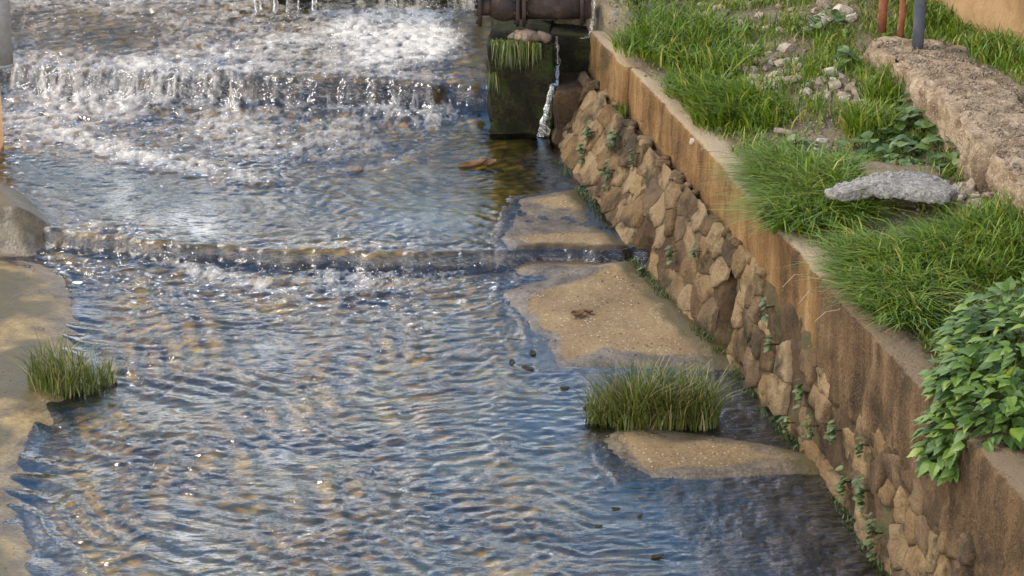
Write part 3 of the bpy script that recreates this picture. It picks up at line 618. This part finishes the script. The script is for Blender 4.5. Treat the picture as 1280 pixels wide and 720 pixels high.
def place_rock(meshes, name, loc, sc, label, cat, group=None, rs_=random.Random(9), mt=None):
    me = rs_.choice(meshes)
    o = bpy.data.objects.new(name, me); link(o); o.location = [float(c) for c in loc]; o.scale = [float(c) for c in sc]; o.rotation_euler = (rs_.uniform(-.4, .4), rs_.uniform(-.4, .4), rs_.uniform(0, 6.28)); return tag(o, label, cat, group)
WETR = [rock_mesh('wet_rock', 300+k, M['wetrock'], 3, .5, .2) for k in range(5)]
for (u, v, s) in ((648, 62, .05), (660, 56, .065), (672, 58, .045), (680, 54, .05), (640, 66, .035)):
    p = at(u, v, .96); place_rock(WETR, 'rock', (p[0], max(p[1], PY+.08), .96), (s*1.3, s, s*.8), 'wet brown rock lying on the mossy pier under the pipe', 'rock', 'rocks on the pier')
for (u, v, s) in ((690, 8, .10), (705, -2, .12), (755, 10, .10), (770, 4, .09), (765, 22, .07), (745, -4, .12), (675, -2, .1), (720, 0, .1), (758, 30, .05)):
    yk = YP+.45; d_ = at(u, v, 1.0)-np.array([0, 0, CAM_H]); d_ = d_/d_[1]; q = np.array([0, 0, CAM_H])+d_*yk
    place_rock(WETR, 'rock', q, (s*1.2, s, s), 'brown rock in the rubble heap behind the iron pipe', 'rock', 'rubble behind the pipe')
heap = obj('rubble_heap', rough_box('rubble_heap', pxX(668), pxX(790), YP+.36, YP+2.2, .1, 1.38, 'soil', 231, .12, 14)); tag(heap, 'earthy rubble heap behind the rusty iron pipe', 'heap')
# brown debris and stones in the stream
p = at(443, 212, .25); p = at(443, 212, float(zbed0(p[0], p[1]))+.045); place_rock(WETR, 'rock', p, (.075, .055, .026), 'round brown rock in the shallow water below the second fall', 'rock')
def leafy(name, loc, sx, sy, curl, mt, lab, cat, seed, grp=None, rz=0):
    nu, nv = 9, 7; Vv = []
    for j in range(nv):
        for i in range(nu):
            a = i/(nu-1)*2-1; b = j/(nv-1)*2-1; w = (1-a*a)**.6+.08
            Vv.append((a*sx, b*sy*w, curl*(a*a*.7+b*b*w*.6)+.25*curl*float(n2(a*3, b*3, seed))))
    o = obj(name, mesh_np(name, Vv, grid_faces(nu, nv), M[mt]), None, loc); o.rotation_euler = (random.uniform(-.2, .2), random.uniform(-.2, .2), rz)
    s = o.modifiers.new('thickness', 'SOLIDIFY'); s.thickness = .006
    return tag(o, lab, cat, grp)
p = at(592, 208, .235); p = at(592, 208, float(zbed0(p[0], p[1]))+.045); leafy('bark_strip', p, .11, .05, .05, 'dryleaf', 'curled brown bark strip stranded above the first step', 'bark', 1, None, .3)
p = at(612, 206, .235); p = at(612, 206, float(zbed0(p[0], p[1]))+.045); leafy('bark_piece', p, .06, .045, .04, 'dryleaf', 'small brown bark piece touching the longer curled bark strip', 'bark', 2, None, -.5)
p = at(722, 397, .03); p[2] = float(bed_z(p[:1], p[1:2])[0])+.012; leafy('dead_leaf', p, .045, .03, .03, 'dryleaf', 'small curled dead brown leaf on the bare beige concrete slab', 'leaf', 3, None, .4)
p = at(735, 394, .03); p[2] = float(bed_z(p[:1], p[1:2])[0])+.012; leafy('dead_leaf', p, .03, .015, .02, 'dryleaf', 'tiny dead leaf scrap beside the curled leaf on the slab', 'leaf', 4, None, -.3)
for i, (u, v, s) in enumerate(((822, 687, .04), (770, 632, .03), (706, 492, .035), (660, 470, .05), (748, 652, .025), (800, 640, .022), (883, 557, .025), (666, 452, .045), (640, 463, .04), (735, 515, .04))):
    p = at(u, v, -.06); p[2] = float(zbed0(p[0], p[1]))+.05
    leafy('debris', p, s*.8, s*.35, s*.2, 'darkdebris', 'small scrap of dark leaf litter stranded in the shallow film of water', 'debris', 20+i, 'dark scraps in the shallows', random.uniform(0, 3))
p = at(97, 354, .06); leafy('debris', p, .03, .015, .012, 'litter', 'pale flat scrap lying on the grey wet bank', 'scrap', 41)
# ------------------------------------------------------------------ grass
def blades(pts, h, bend, width, seed, az=None, azs=math.pi, droop=0., dry=0.):
    """tapered bent blades, five triangles each"""
    r = np.random.default_rng(seed); n = len(pts); h = np.broadcast_to(h, n)*(.25+1.0*r.random(n)**.8); b = np.broadcast_to(bend, n)*r.uniform(.3, 1.3, n)
    a = r.uniform(-math.pi, math.pi, n) if az is None else az+r.normal(0, azs, n)
    d = np.stack([np.cos(a), np.sin(a), 0*a], -1); a2 = a+math.pi/2+r.uniform(-.7, .7, n); sd_ = np.stack([np.cos(a2), np.sin(a2), 0*a], -1); w = width*r.uniform(.6, 1.3, n)
    V = []
    for s, ws in ((0, .8), (.38, 1.), (.72, .7)):
        c = pts+d*(h*b*s*s)[:, None]+np.stack([0*h, 0*h, h*(s-(.33*b+droop)*s*s)], -1)
        V += [c-sd_*(w*ws/2)[:, None], c+sd_*(w*ws/2)[:, None]]
    V.append(pts+d*(h*b)[:, None]+np.stack([0*h, 0*h, h*(1-.33*b-droop)], -1))
    V = np.stack(V, 1); i = np.arange(n)[:, None]*7
    tr3 = np.array([[0, 1, 3], [0, 3, 2], [2, 3, 5], [2, 5, 4], [4, 5, 6]]); Fc = (i[:, :, None]+tr3[None]).reshape(-1, 3)
    tint = np.where(r.random(n) < dry, r.uniform(1.0, 1.2, n), r.uniform(.0, .85, n)); return V.reshape(-1, 3), Fc, np.repeat(tint, 7)
def grass_obj(name, parts_, mt, parent=None):
    Vs, Fs, Ts = [], [], []; k = 0
    for V, Fc, tn in parts_: Vs.append(V); Fs.append(Fc+k); Ts.append(tn); k += len(V)
    return obj(name, mesh_np(name, np.concatenate(Vs), np.concatenate(Fs), M[mt], attrs={'tint': np.concatenate(Ts)}), parent)
def bare(x, y):
    """1 where the terrace shows soil and rubble"""
    b = np.zeros_like(x)
    for (u, v, ru, rv) in ((958, 84, 45, 34), (1062, 118, 42, 26), (990, 60, 35, 18), (1025, 175, 40, 22), (1035, 205, 30, 14), (1110, 270, 90, 22), (1215, 252, 50, 26), (975, 170, 30, 8), (900, 185, 40, 6), (1180, 300, 90, 8), (1085, 60, 20, 25), (930, 20, 90, 10), (1040, 20, 40, 16), (1150, 205, 40, 12)):
        c = on(u, v); D = math.hypot(c[1], CAM_H-c[2]); b = np.maximum(b, np.exp(-(((x-c[0])/(ru*D/F_PX))**2+((y-c[1])/(rv*D/F_PX/.3))**2)**1.5))
    return b
n = 150000; y = RNG.uniform(12.2, 23.5, n); x = xt(y)+.10+RNG.random(n)**1.1*(5.2-.2*(y-12))
dk = x-xk(y); okk = ~((dk > -.02) & (dk < .56) & (y < 18.45))
dens = (.75+.8*fbm(x*1.6, y*1.6, 241))*(1-.96*bare(x, y))*sm(.10, .35, x-xt(y)+.1*n2(x*3, y*3, 242))
dens *= np.where(y > 20, .55, 1)
kp = okk & (RNG.random(n) < np.clip(dens, 0, 1)) & (x < 3.0+.21*(20-y)*0+1.6)
pts = np.stack([x, y, terr(x, y)-.005], -1)[kp]
hs = .10*(1+.7*np.clip(fbm(pts[:, 0]*1.2, pts[:, 1]*1.2, 243), -1, 1))
g = grass_obj('terrace_grass', [blades(pts, hs, .8, .009, 244, dry=.1)], 'grass'); tag(g, 'short uneven green grass covering the terrace behind the wall', 'grass', kind='stuff')
def clump(name, centres, label, cat, mt='grass', grp=None, n=1400, h=.32, bend=.9, width=.011, az=None, azs=1.2, droop=0., rad=.14, dry=.06, seed=1, cat_z=None):
    r = np.random.default_rng(seed); ps = []
    for k, (cx, cy, cz, sc) in enumerate(centres):
        m_ = int(n*sc); rr = rad*1.2*r.random(m_)**.75; th = r.uniform(0, 2*math.pi, m_)
        p = np.stack([cx+rr*np.cos(th)*sc**.5, cy+rr*np.sin(th)*sc**.5*1.2, np.full(m_, cz)], -1)
        ps.append(blades(p, h*sc**.4, bend, width, seed*31+k, az, azs, droop, dry))
    o = grass_obj(name, ps, mt); return tag(o, label, cat, grp)
def cz(u, v, sc=1.):
    p = on(u, v); return (p[0], p[1], p[2]-.01, sc)
# big clumps that hang over the wall
clump('grass_clump', [cz(985, 245), cz(1010, 262), cz(1000, 285, .9), cz(1040, 250, .9), cz(1050, 275, .8), cz(975, 222, .7), cz(1020, 232, .8)], 'large lush grass clump spilling over the wall edge beside the broken slab', 'grass clump', n=1100, h=.36, bend=1.1, droop=.25, az=math.radians(215), azs=1.4, rad=.16, seed=3)
clump('grass_clump', [cz(1095, 335), cz(1120, 350), cz(1150, 340), cz(1185, 325), cz(1110, 375, .9), cz(1145, 372, .9), cz(1220, 318, .8), cz(1090, 355, .7), cz(1130, 398, .7)], 'wide grass clump on the wall edge between broken slab and nettle bush', 'grass clump', n=1000, h=.30, bend=1.1, droop=.22, az=math.radians(225), azs=1.4, rad=.17, seed=4)
clump('grass_clump', [cz(1240, 300), cz(1275, 290), cz(1265, 320), cz(1225, 340)], 'grass clump between the nettle bush and the rubble kerb', 'grass clump', n=900, h=.24, bend=.9, droop=.1, rad=.18, seed=5)
clump('grass_clump', [cz(895, 130), cz(930, 138), cz(905, 150, .8), cz(870, 115, .8), cz(950, 150, .7)], 'bright green grass clump behind the parapet near the earth and stone patch', 'grass clump', n=900, h=.24, bend=.9, droop=.1, az=math.radians(220), azs=1.2, rad=.2, seed=6)
clump('grass_clump', [cz(820, 60), cz(855, 70), cz(880, 45), cz(845, 40), cz(905, 80)], 'deep green grass clump at the far end of the parapet', 'grass clump', n=900, h=.2, bend=.9, droop=.05, rad=.26, seed=7)
clump('grass_clump', [cz(1055, 225, 1.), cz(1050, 238, .8)], 'dark arching grass clump growing right behind the broken slab', 'grass clump', n=900, h=.26, bend=1.2, droop=.25, rad=.1, seed=8)
clump('grass_clump', [cz(1090, 165), cz(1105, 125, .8), cz(1130, 110, .9), cz(1150, 118, .8)], 'upright grass clump at the foot of the rubble kerb below the posts', 'grass clump', n=700, h=.22, bend=.8, rad=.16, seed=9)
clump('grass_clump', [cz(1210, 30), cz(1235, 50), cz(1265, 70), cz(1185, 10), cz(1250, 40)], 'grass strip clump between the rubble kerb and ochre house wall', 'grass clump', n=700, h=.16, bend=.9, rad=.24, seed=10)
# reeds standing in the stream
def wz(u, v, sc=1.):
    p = at(u, v, -.05); z_ = float(bed_z(np.array([p[0]]), np.array([p[1]]))[0]); p = at(u, v, z_); return (p[0], p[1], z_-.01, sc)
clump('reed_tuft', [wz(748, 532, .5), wz(762, 528, .6), wz(790, 532, 1.2), wz(806, 528, 1.35), wz(832, 531, .9), wz(852, 526, 1.1), wz(874, 529, .9), wz(868, 522, .7)], 'wide tuft of green reeds standing between the two bare concrete slabs', 'reed tuft', 'reed', n=330, h=.33, bend=.75, width=.0075, rad=.10, dry=.22, seed=12)
clump('reed_tuft', [wz(52, 480, .5), wz(72, 487, 1.1), wz(96, 489, .9), wz(118, 487, .45), wz(136, 484, .3)], 'narrow tuft of green reeds on the ochre bank at the water edge', 'reed tuft', 'reed', n=150, h=.34, bend=.6, width=.007, rad=.10, dry=.14, seed=13)
clump('hanging_grass', [(xl_+.05, PY+.02, .93, .8), (xl_+.14, PY, .93, 1.), (xl_+.24, PY, .93, 1.), (xl_+.33, PY, .92, .7), (xl_+.02, PY+.02, .7, .5)], 'green grass hanging down the front of the mossy pier', 'grass clump', n=90, h=.20, bend=.35, droop=1.7, az=math.radians(268), azs=.45, width=.008, rad=.05, seed=14, mt='reed')
# ------------------------------------------------------------------ leafy plants
def leaf_mesh(name, mt, L_=1., w=.34, teeth=7, fold=.16, droop=.22, round_=False):
    """ovate toothed leaf along +x, folded on its midrib, tip bent down"""
    n_ = teeth*2; V = [(0, 0, 0)]; up_, lo = [], []; mid = [0]
    for k in range(1, n_+1):
        s = k/n_; prof = (math.sin(math.pi*min(1, s**.62))**.85 if not round_ else math.sin(math.pi*s**.8)**.5)*w*(1.08 if k % 2 else .90)
        z = -droop*s*s
        if k == n_: V.append((L_, 0, z)); mid.append(len(V)-1); up_.append(len(V)-1); lo.append(len(V)-1); continue
        V.append((s*L_*.97, 0, z)); mid.append(len(V)-1)
        V.append((s*L_*.97-.04, prof, z+fold*prof)); up_.append(len(V)-1); V.append((s*L_*.97-.04, -prof, z+fold*prof)); lo.append(len(V)-1)
    fs = [[0, mid[1], up_[0]], [0, lo[0], mid[1]]]
    for k in range(n_-1):
        a, b = mid[k+1], mid[k+2]
        if k == n_-2: fs += [[a, b, up_[k]], [a, lo[k], b]]
        else: fs += [[a, b, up_[k+1], up_[k]], [a, lo[k], lo[k+1], b]]
    return mesh_np(name, V, fs, mt, smooth=False)
NL = [leaf_mesh('leaf', M['nettle'], 1, w_, 6, f_, d_) for w_, f_, d_ in ((.33, .25, .2), (.37, .15, .3), (.30, .3, .12), (.35, .2, .4))]
# nettle bush spilling over the wall
nb = on(1215, 470); nb = np.array([2.58, 13.02, 1.0])
bush = empty('nettle_bush', nb); tag(bush, 'dense nettle bush with toothed green leaves spilling over the wall', 'bush')
r = random.Random(21)
cs = [Vector((0.0, .30, .12)), Vector((.25, .1, .16)), Vector((.05, -.1, .08)), Vector((-.22, .12, -.05)), Vector((.35, .45, .1)), Vector((.28, -.3, .05)), Vector((-.10, .52, .02)), Vector((-.16, -.22, -.12)), Vector((.05, -.45, -.08)), Vector((-.30, .0, -.06)), Vector((-.33, -.32, -.14)), Vector((-.26, -.14, .05)), Vector((-.18, -.46, .0))]
rad_ = [.36, .40, .38, .27, .36, .38, .26, .25, .3, .2, .23, .23, .26]
cnt = 0; inner_V, inner_F, inner_T = [], [], []; base_leaf = NL[0]
lv = np.array([v.co[:] for v in base_leaf.vertices]); lf = [list(p.vertices) for p in base_leaf.polygons]
tries = 0
camd = Vector((0, 0, CAM_H))
def leaf_matrix(p, nn, size, roll):
    out = Vector((nn.x, nn.y, nn.z*.5)).normalized(); d_ = (Vector((nn.x, nn.y, 0))*1.0+Vector((0, 0, -.25+.35*nn.z))+Vector((r.uniform(-.5, .5), r.uniform(-.5, .5), r.uniform(-.2, .2)))).normalized()
    upv = (nn*.6+Vector((0, 0, .75))+Vector((r.uniform(-.25, .25), r.uniform(-.25, .25), 0))).normalized()
    ax = d_; ay = upv.cross(ax).normalized(); az_ = ax.cross(ay)
    return Matrix(((ax.x*size, ay.x*size, az_.x*size, p.x), (ax.y*size, ay.y*size, az_.y*size, p.y), (ax.z*size, ay.z*size, az_.z*size, p.z), (0, 0, 0, 1)))
while cnt < 290 or len(inner_T) < 1500:
    tries += 1
    if tries > 20000: break
    k = r.randrange(len(cs)); v = Vector((r.gauss(0, 1), r.gauss(0, 1), r.gauss(0, 1))).normalized()
    if v.z < -.55: continue
    p = cs[k]+v*rad_[k]*Vector((1, 1, .8)).length/1.62
    if any((p-c_).length < rr*.9 for j, (c_, rr) in enumerate(zip(cs, rad_)) if j != k): continue
    w_p = p+Vector(nb); facing = (camd-w_p).normalized().dot(v)
    if w_p.z < 1.02 and w_p.x > float(xt(w_p.y))-.02: continue
    if cnt < 290 and facing > -.05 and w_p.x < 2.95:
        o = bpy.data.objects.new('leaf', r.choice(NL)); link(o, bush); o.matrix_local = leaf_matrix(p, v, r.uniform(.045, .10), 0); cnt += 1
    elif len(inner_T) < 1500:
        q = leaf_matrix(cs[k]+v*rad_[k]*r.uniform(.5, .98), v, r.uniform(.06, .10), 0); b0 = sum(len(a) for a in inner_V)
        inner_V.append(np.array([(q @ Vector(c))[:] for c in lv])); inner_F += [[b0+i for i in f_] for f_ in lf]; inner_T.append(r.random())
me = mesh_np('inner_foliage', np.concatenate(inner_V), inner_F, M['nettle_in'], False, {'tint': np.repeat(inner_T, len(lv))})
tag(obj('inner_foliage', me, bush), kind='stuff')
for k in range(11):
    a = cs[k]; obj('stem', tube('stem', [(a.x*.4+.12, a.y*.8, -.06), (a.x*.7+.05, a.y*.9, .03), (a.x, a.y, a.z+.05)], [.012, .010, .006], M['weed'], 6), bush)
# mallows and other broad-leaved plants on the terrace
ML = [leaf_mesh('leaf', M['mallow'], 1, w_, 4, f_, d_, True) for w_, f_, d_ in ((.52, .2, .15), (.48, .1, .25), (.55, .28, .1))]
def plant(u, v, nleaf, rad, hgt, size, label, grp=None):
    b = on(u, v); e = empty('leafy_plant', b); tag(e, label, 'plant', grp)
    for k in range(nleaf):
        a = r.uniform(0, 6.283); rr = rad*math.sqrt(r.random()); p = Vector((rr*math.cos(a), rr*math.sin(a), hgt*(1-.6*(rr/rad)**2)*r.uniform(.6, 1.1)))
        o = bpy.data.objects.new('leaf', r.choice(ML)); link(o, e); o.matrix_local = leaf_matrix(p, Vector((math.cos(a)*.6, math.sin(a)*.6, .8)).normalized(), size*r.uniform(.7, 1.25), 0)
    for k in range(5):
        a = r.uniform(0, 6.283); obj('stem', tube('stem', [(0, 0, -.02), (rad*.3*math.cos(a), rad*.3*math.sin(a), hgt*.5), (rad*.6*math.cos(a), rad*.6*math.sin(a), hgt*.75)], [.006, .005, .003], M['weed'], 5), e)
MLAB = 'low round-leaved green plant in the patch between broken slab and rubble kerb'
for (u, v, nl, rd, hh_, sz) in ((1140, 150, 26, .2, .14, .085), (1165, 165, 26, .2, .14, .085), (1110, 185, 26, .2, .12, .08), (1150, 195, 28, .22, .12, .075), (1185, 195, 24, .2, .12, .075), (1080, 195, 20, .16, .10, .07), (1190, 160, 20, .16, .16, .07), (1125, 165, 22, .18, .13, .085), (1205, 205, 18, .15, .1, .06), (1165, 218, 22, .2, .08, .05), (1120, 212, 18, .16, .08, .06)):
    plant(u, v, nl, rd, hh_, sz, MLAB, 'round-leaved plants by the kerb')
for (u, v, nl, rd, hh_, sz, lb) in ((1027, 42, 30, .17, .16, .06, 'small bushy dark green plant at the top of the stony patch'), (1213, 190, 34, .13, .26, .06, 'dark leafy plant climbing the face of the rubble kerb'), (1270, 225, 26, .16, .22, .06, 'leafy dark plant at the kerb foot by the loose pale stones'), (905, 100, 30, .2, .10, .05, 'low leafy plant amid the grass behind the parapet'), (1000, 195, 24, .14, .12, .06, 'leafy plant above the large hanging grass clump'), (800, 10, 26, .25, .2, .05, 'straggly leafy plant on the earth by the end of the parapet'), (1072, 85, 26, .16, .14, .06, 'leafy plant below the rusty rods on the stony slope')):
    plant(u, v, nl, rd, hh_, sz, lb)
# small weeds rooted in the wall joints
WL = [leaf_mesh('leaf', M['weedleaf'], 1, w_, 3, f_, d_, True) for w_, f_, d_ in ((.52, .2, .15), (.42, .1, .3))]
def weed(y, z, rad, nl, label, grp):
    x0 = float(xface(y, z)) if z < ZL else float(xt(y)); e = empty('wall_weed', (x0-.02, y, z)); tag(e, label, 'weed', grp)
    for k in range(int(nl*r.uniform(.5, 1.4))):
        p = Vector((-abs(r.gauss(0, .5))*rad*.5, r.gauss(0, .5)*rad, r.gauss(-.2, .6)*rad)); o = bpy.data.objects.new('leaf', r.choice(WL)); link(o, e)
        o.matrix_local = leaf_matrix(p, Vector((-.8, r.uniform(-.5, .5), .35)).normalized(), r.uniform(.022, .05), 0)
    for k in range(3): obj('stem', tube('stem', [(.03, 0, .0), (-.01, r.uniform(-.3, .3)*rad, 0), (-.03, r.uniform(-.8, .8)*rad, r.uniform(-.8, .5)*rad)], [.004, .003, .002], M['weed'], 5), e)
    return e
for y, z, rd, nl in ((18.75, .60, .10, 45), (18.55, .42, .09, 34), (19.2, .50, .08, 30), (19.15, .38, .07, 22), (18.3, .62, .06, 18), (17.1, .33, .05, 16), (16.75, .45, .04, 12), (17.4, .08, .05, 16)):
    weed(y, z, rd, nl, 'small green weed rooted in the stone joints where the wall stones protrude', 'weeds in the stone joints')
for y, z, rd, nl in ((15.45, .56, .06, 22), (15.3, .38, .06, 24), (14.75, .30, .06, 24), (14.55, .18, .06, 20), (14.2, .30, .05, 18), (13.95, .10, .06, 24), (13.65, .18, .07, 26), (13.4, .05, .08, 30), (13.75, .40, .05, 18), (14.9, .05, .05, 18)):
    weed(y, z, rd, nl, 'small green weed rooted in the earthy brown part of the wall', 'weeds in the earthy wall')
# moss and grass wisps along the foot of the wall
n = 2600; y = RNG.uniform(13.2, 19.6, n); k = fbm(y*1.7, 0, 251) > -.05; y = y[k]; x = xb(y)-RNG.random(len(y))**2*.07+.02
pts = np.stack([x, y, bed_z(x, y)-.004], -1)
tag(grass_obj('foot_grass', [blades(pts, .045, .7, .006, 252, dry=.15)], 'weed'), 'fringe of moss and short weeds along the foot of the wall', 'moss', kind='stuff')
pts = np.stack([xt(y0_ := RNG.uniform(19.0, 19.25, 60))-.03, y0_, np.full(60, .6)], -1)
tag(grass_obj('grass_tuft', [blades(pts, .16, .6, .008, 253)], 'grass'), 'small grass tuft growing at the joint in the far parapet', 'grass clump')
for i, (u, v, w_, h_) in enumerate(((1012, 312, .20, .02), (1068, 335, .28, .05), (1055, 322, .22, -.03))):
    y_ = 14.9-.28*i; x_ = float(xt(y_)); pts = [(0, 0, 0), (-.06, -.02, -.03), (-.13, -.05, -.02+h_*.3), (-.20, -.10, -.07)]
    tag(obj('dry_stalk', tube('dry_stalk', pts, [.004, .004, .003, .002], M['dry'], 5), None, (x_+.03, y_, .99)), 'pale dry grass stalk hanging over the bare wall edge', 'stalk', 'dry stalks on the wall edge')
# ------------------------------------------------------------------ broken slab and loose stones
b = on(1112, 248); sl = []
out = [(1030, 243), (1050, 232), (1080, 222), (1110, 219), (1150, 221), (1185, 230), (1197, 240), (1180, 252), (1150, 250), (1110, 246), (1080, 240), (1050, 246)]
zc_ = b[2]+.16; P2 = np.array([at(u, v, zc_)[:2] for u, v in out]); ctr = P2.mean(0); ring = []
for i in range(len(P2)):
    for s in np.arange(0, 1, .1):
        q = P2[i]*(1-s)+P2[(i+1) % len(P2)]*s; a = math.atan2(*(q-ctr)); ring.append(ctr+(q-ctr)*(1+.05*float(n2(a*5, 2, 261))+.03*float(n2(a*17, 2, 262))))
ring = np.array(ring); rings = []
for f_, dz in ((.02, .034), (.2, .034), (.4, .034), (.55, .034), (.7, .034), (.82, .034), (.92, .033), (.98, .028), (1., .012), (1.0, -.004), (.96, -.020), (.6, -.025), (.02, -.025)):
    rr = ctr+(ring-ctr)*f_; rings.append([(p[0], p[1], zc_+dz-.10*(p[0]-ctr[0])*0+.030*float(fbm(p[0]*22, p[1]*22, 263, 3, .8))+.03*float(n2(p[0]*2.2, p[1]*2.2, 268))) for p in rr])
slab = obj('broken_slab', loft('broken_slab', rings, M['broken'], smooth=False)); tag(slab, 'flat broken slab of grey concrete lying on the grassy terrace', 'concrete slab')
mound = obj('slab_footing', rough_box('slab_footing', ctr[0]-.10, ctr[0]+.36, ctr[1]+.12, ctr[1]+.7, zc_-.40, zc_-.07, 'soil', 271, .06, 12)); tag(mound, 'lump of brown earth holding up the broken grey slab', 'earth')
rs2 = random.Random(33)
def scatter(u, v, ru, rv, num, s0, s1, label, grp):
    for k in range(num):
        a = rs2.uniform(0, 6.28); q = math.sqrt(rs2.random()); p = on(u+ru*q*math.cos(a), v+rv*q*math.sin(a)); s = rs2.uniform(s0, s1)
        place_rock(LOOSE, 'loose_stone', (p[0], p[1], p[2]+s*.2), (s*rs2.uniform(.9, 1.5), s, s*rs2.uniform(.5, .8)), label, 'stone', grp, rs2)
scatter(958, 84, 44, 34, 42, .025, .055, 'brown and pale stone in the bare stony patch amid the grass', 'stones of the bare patch')
scatter(1050, 112, 45, 22, 30, .022, .05, 'loose stone on the earthy slope below the kerb posts', 'stones below the posts')
scatter(1222, 250, 34, 22, 34, .022, .05, 'loose pale stone between the broken slab and the kerb foot', 'stones by the slab')
scatter(1025, 190, 40, 20, 16, .02, .045, 'loose pale stone in thin grass above the hanging grass clump', 'stones in thin grass')
scatter(960, 20, 110, 22, 30, .03, .07, 'loose stone on the upper slope behind the terrace grass', 'stones on the upper slope')
scatter(880, 160, 25, 22, 8, .02, .04, 'loose pale chip lying along the parapet top', 'chips along the parapet')
for (u, v, sx, sy, sz, lb) in ((955, 80, .09, .06, .03, 'flat pale stone, largest in the bare stony patch'), (1252, 240, .06, .05, .04, 'squarish yellowish stone at the kerb foot'), (1205, 292, .10, .05, .03, 'long pale stone in the grass below the white litter'), (1035, 205, .045, .04, .035, 'round pale stone above the arching grass clump'), (980, 170, .07, .03, .02, 'flat light stone lying in the middle of the grass'), (860, 132, .06, .04, .012, 'thin flat stone on top of the parapet')):
    p = on(u, v); place_rock(LOOSE, 'loose_stone', (p[0], p[1], p[2]+.02), (sx, sy, sz), lb, 'stone')
for (u, v, s) in ((30, 300, .05), (62, 302, .04), (10, 305, .05)):
    pass
p = on(1240, 271); leafy('litter', p+np.array([0, 0, .03]), .06, .025, .015, 'litter', 'crumpled white scrap of litter among the stones by the kerb', 'litter', 51, None, .1)
p = on(1050, 285); leafy('yellow_leaf', p+np.array([0, 0, .05]), .04, .025, .01, 'yellow', 'single yellow leaf below the broken slab', 'leaf', 52, None, .3)
def specks(name, P_, r0, r1, mt, label, cat, parent=None):
    oc = np.array([[1, 0, 0], [-1, 0, 0], [0, 1, 0], [0, -1, 0], [0, 0, 1], [0, 0, -1]]); of = np.array([[0, 2, 4], [2, 1, 4], [1, 3, 4], [3, 0, 4], [2, 0, 5], [1, 2, 5], [3, 1, 5], [0, 3, 5]])
    k = len(P_); sg = r0+(r1-r0)*RNG.random((k, 1, 1))**2; Vg = (oc[None]*sg*RNG.uniform(.6, 1.3, (k, 6, 1))+P_[:, None, :]).reshape(-1, 3); Fg = (of[None]+6*np.arange(k)[:, None, None]).reshape(-1, 3)
    return tag(obj(name, mesh_np(name, Vg, Fg, M[mt], mt == 'spray'), parent), label, cat, kind='stuff')
m, t = mat('white_spray'); M['spray'] = m; finish(t, (.82, .78, .72), .4, spec=.5)
pr = (np.clip(foam, 0, 1)**2*(.15+turb)*(.3+2.2*sm(-.35, -.05, s2)*sm(.1, 0, s2)+1.6*sm(-.4, -.05, s1)*sm(.05, 0, s1)*(X < .2)))*(fil2 > -.05); pr = pr.ravel()/pr.sum()
ii = RNG.choice(len(pr), 2200, p=pr); SP = np.stack([X.ravel()[ii], Y.ravel()[ii], WZ.ravel()[ii]], -1)+RNG.normal(0, .008, (len(ii), 3)); SP[:, 2] += .004+RNG.random(len(ii))**3*.07
specks('spray', SP, .002, .007, 'spray', 'white droplets of spray over the broken water', 'spray')
yk_ = RNG.uniform(12.6, 18.35, 3600); xk_ = xk(yk_)+.02+RNG.random(3600)*.48
ke = specks('pebbles', np.stack([xk_, yk_, np.where((yk_ > 15.96) & (yk_ < 17.61), 1.437, 1.405)+.02*fbm(xk_*6, yk_*6, 401)], -1), 0.005, .015, 'loose', None, None, kerb); ke.location = -kerb.location
SQ = np.concatenate([np.stack([RNG.uniform(-.3, 1.6, 700), RNG.uniform(14.2, 17.6, 700)], -1), np.stack([RNG.uniform(-3.3, -2.2, 260), RNG.uniform(12.8, 17.6, 260)], -1)]); zq_ = bed_z(SQ[:, 0], SQ[:, 1]); kq_ = (zq_ > zbed0(SQ[:, 0], SQ[:, 1])+.04) & (SQ[:, 0] < xb(SQ[:, 1]))
specks('slab_grit', np.column_stack([SQ, zq_+.001])[kq_], .003, .011, 'loose', 'fine grit and pebbles strewn on the bare concrete slabs', 'grit')
# gravel too small to count
Vv, Ff = [], []; n = 5200; yg = RNG.uniform(12.5, 22.5, n); xg = xt(yg)+.05+RNG.random(n)*2.2; bb = bare(xg, yg); kk = RNG.random(n) < .10+.9*bb; dkg = xg-xk(yg); kk &= (dkg < -.03) | (dkg > .6)
xg, yg = xg[kk], yg[kk]; zg = terr(xg, yg); oc = np.array([[1, 0, 0], [-1, 0, 0], [0, 1, 0], [0, -1, 0], [0, 0, 1], [0, 0, -1]]); of = np.array([[0, 2, 4], [2, 1, 4], [1, 3, 4], [3, 0, 4], [2, 0, 5], [1, 2, 5], [3, 1, 5], [0, 3, 5]])
sg = RNG.uniform(.006, .02, (len(xg), 1, 1)); Vg = (oc[None]*sg*RNG.uniform(.6, 1.3, (len(xg), 6, 1))+np.stack([xg, yg, zg+.004], -1)[:, None, :]).reshape(-1, 3); Fg = (of[None]+6*np.arange(len(xg))[:, None, None]).reshape(-1, 3)
tag(obj('gravel', mesh_np('gravel', Vg, Fg, M['loose'], False)), 'scattered small gravel on the bare soil of the terrace', 'gravel', kind='stuff')
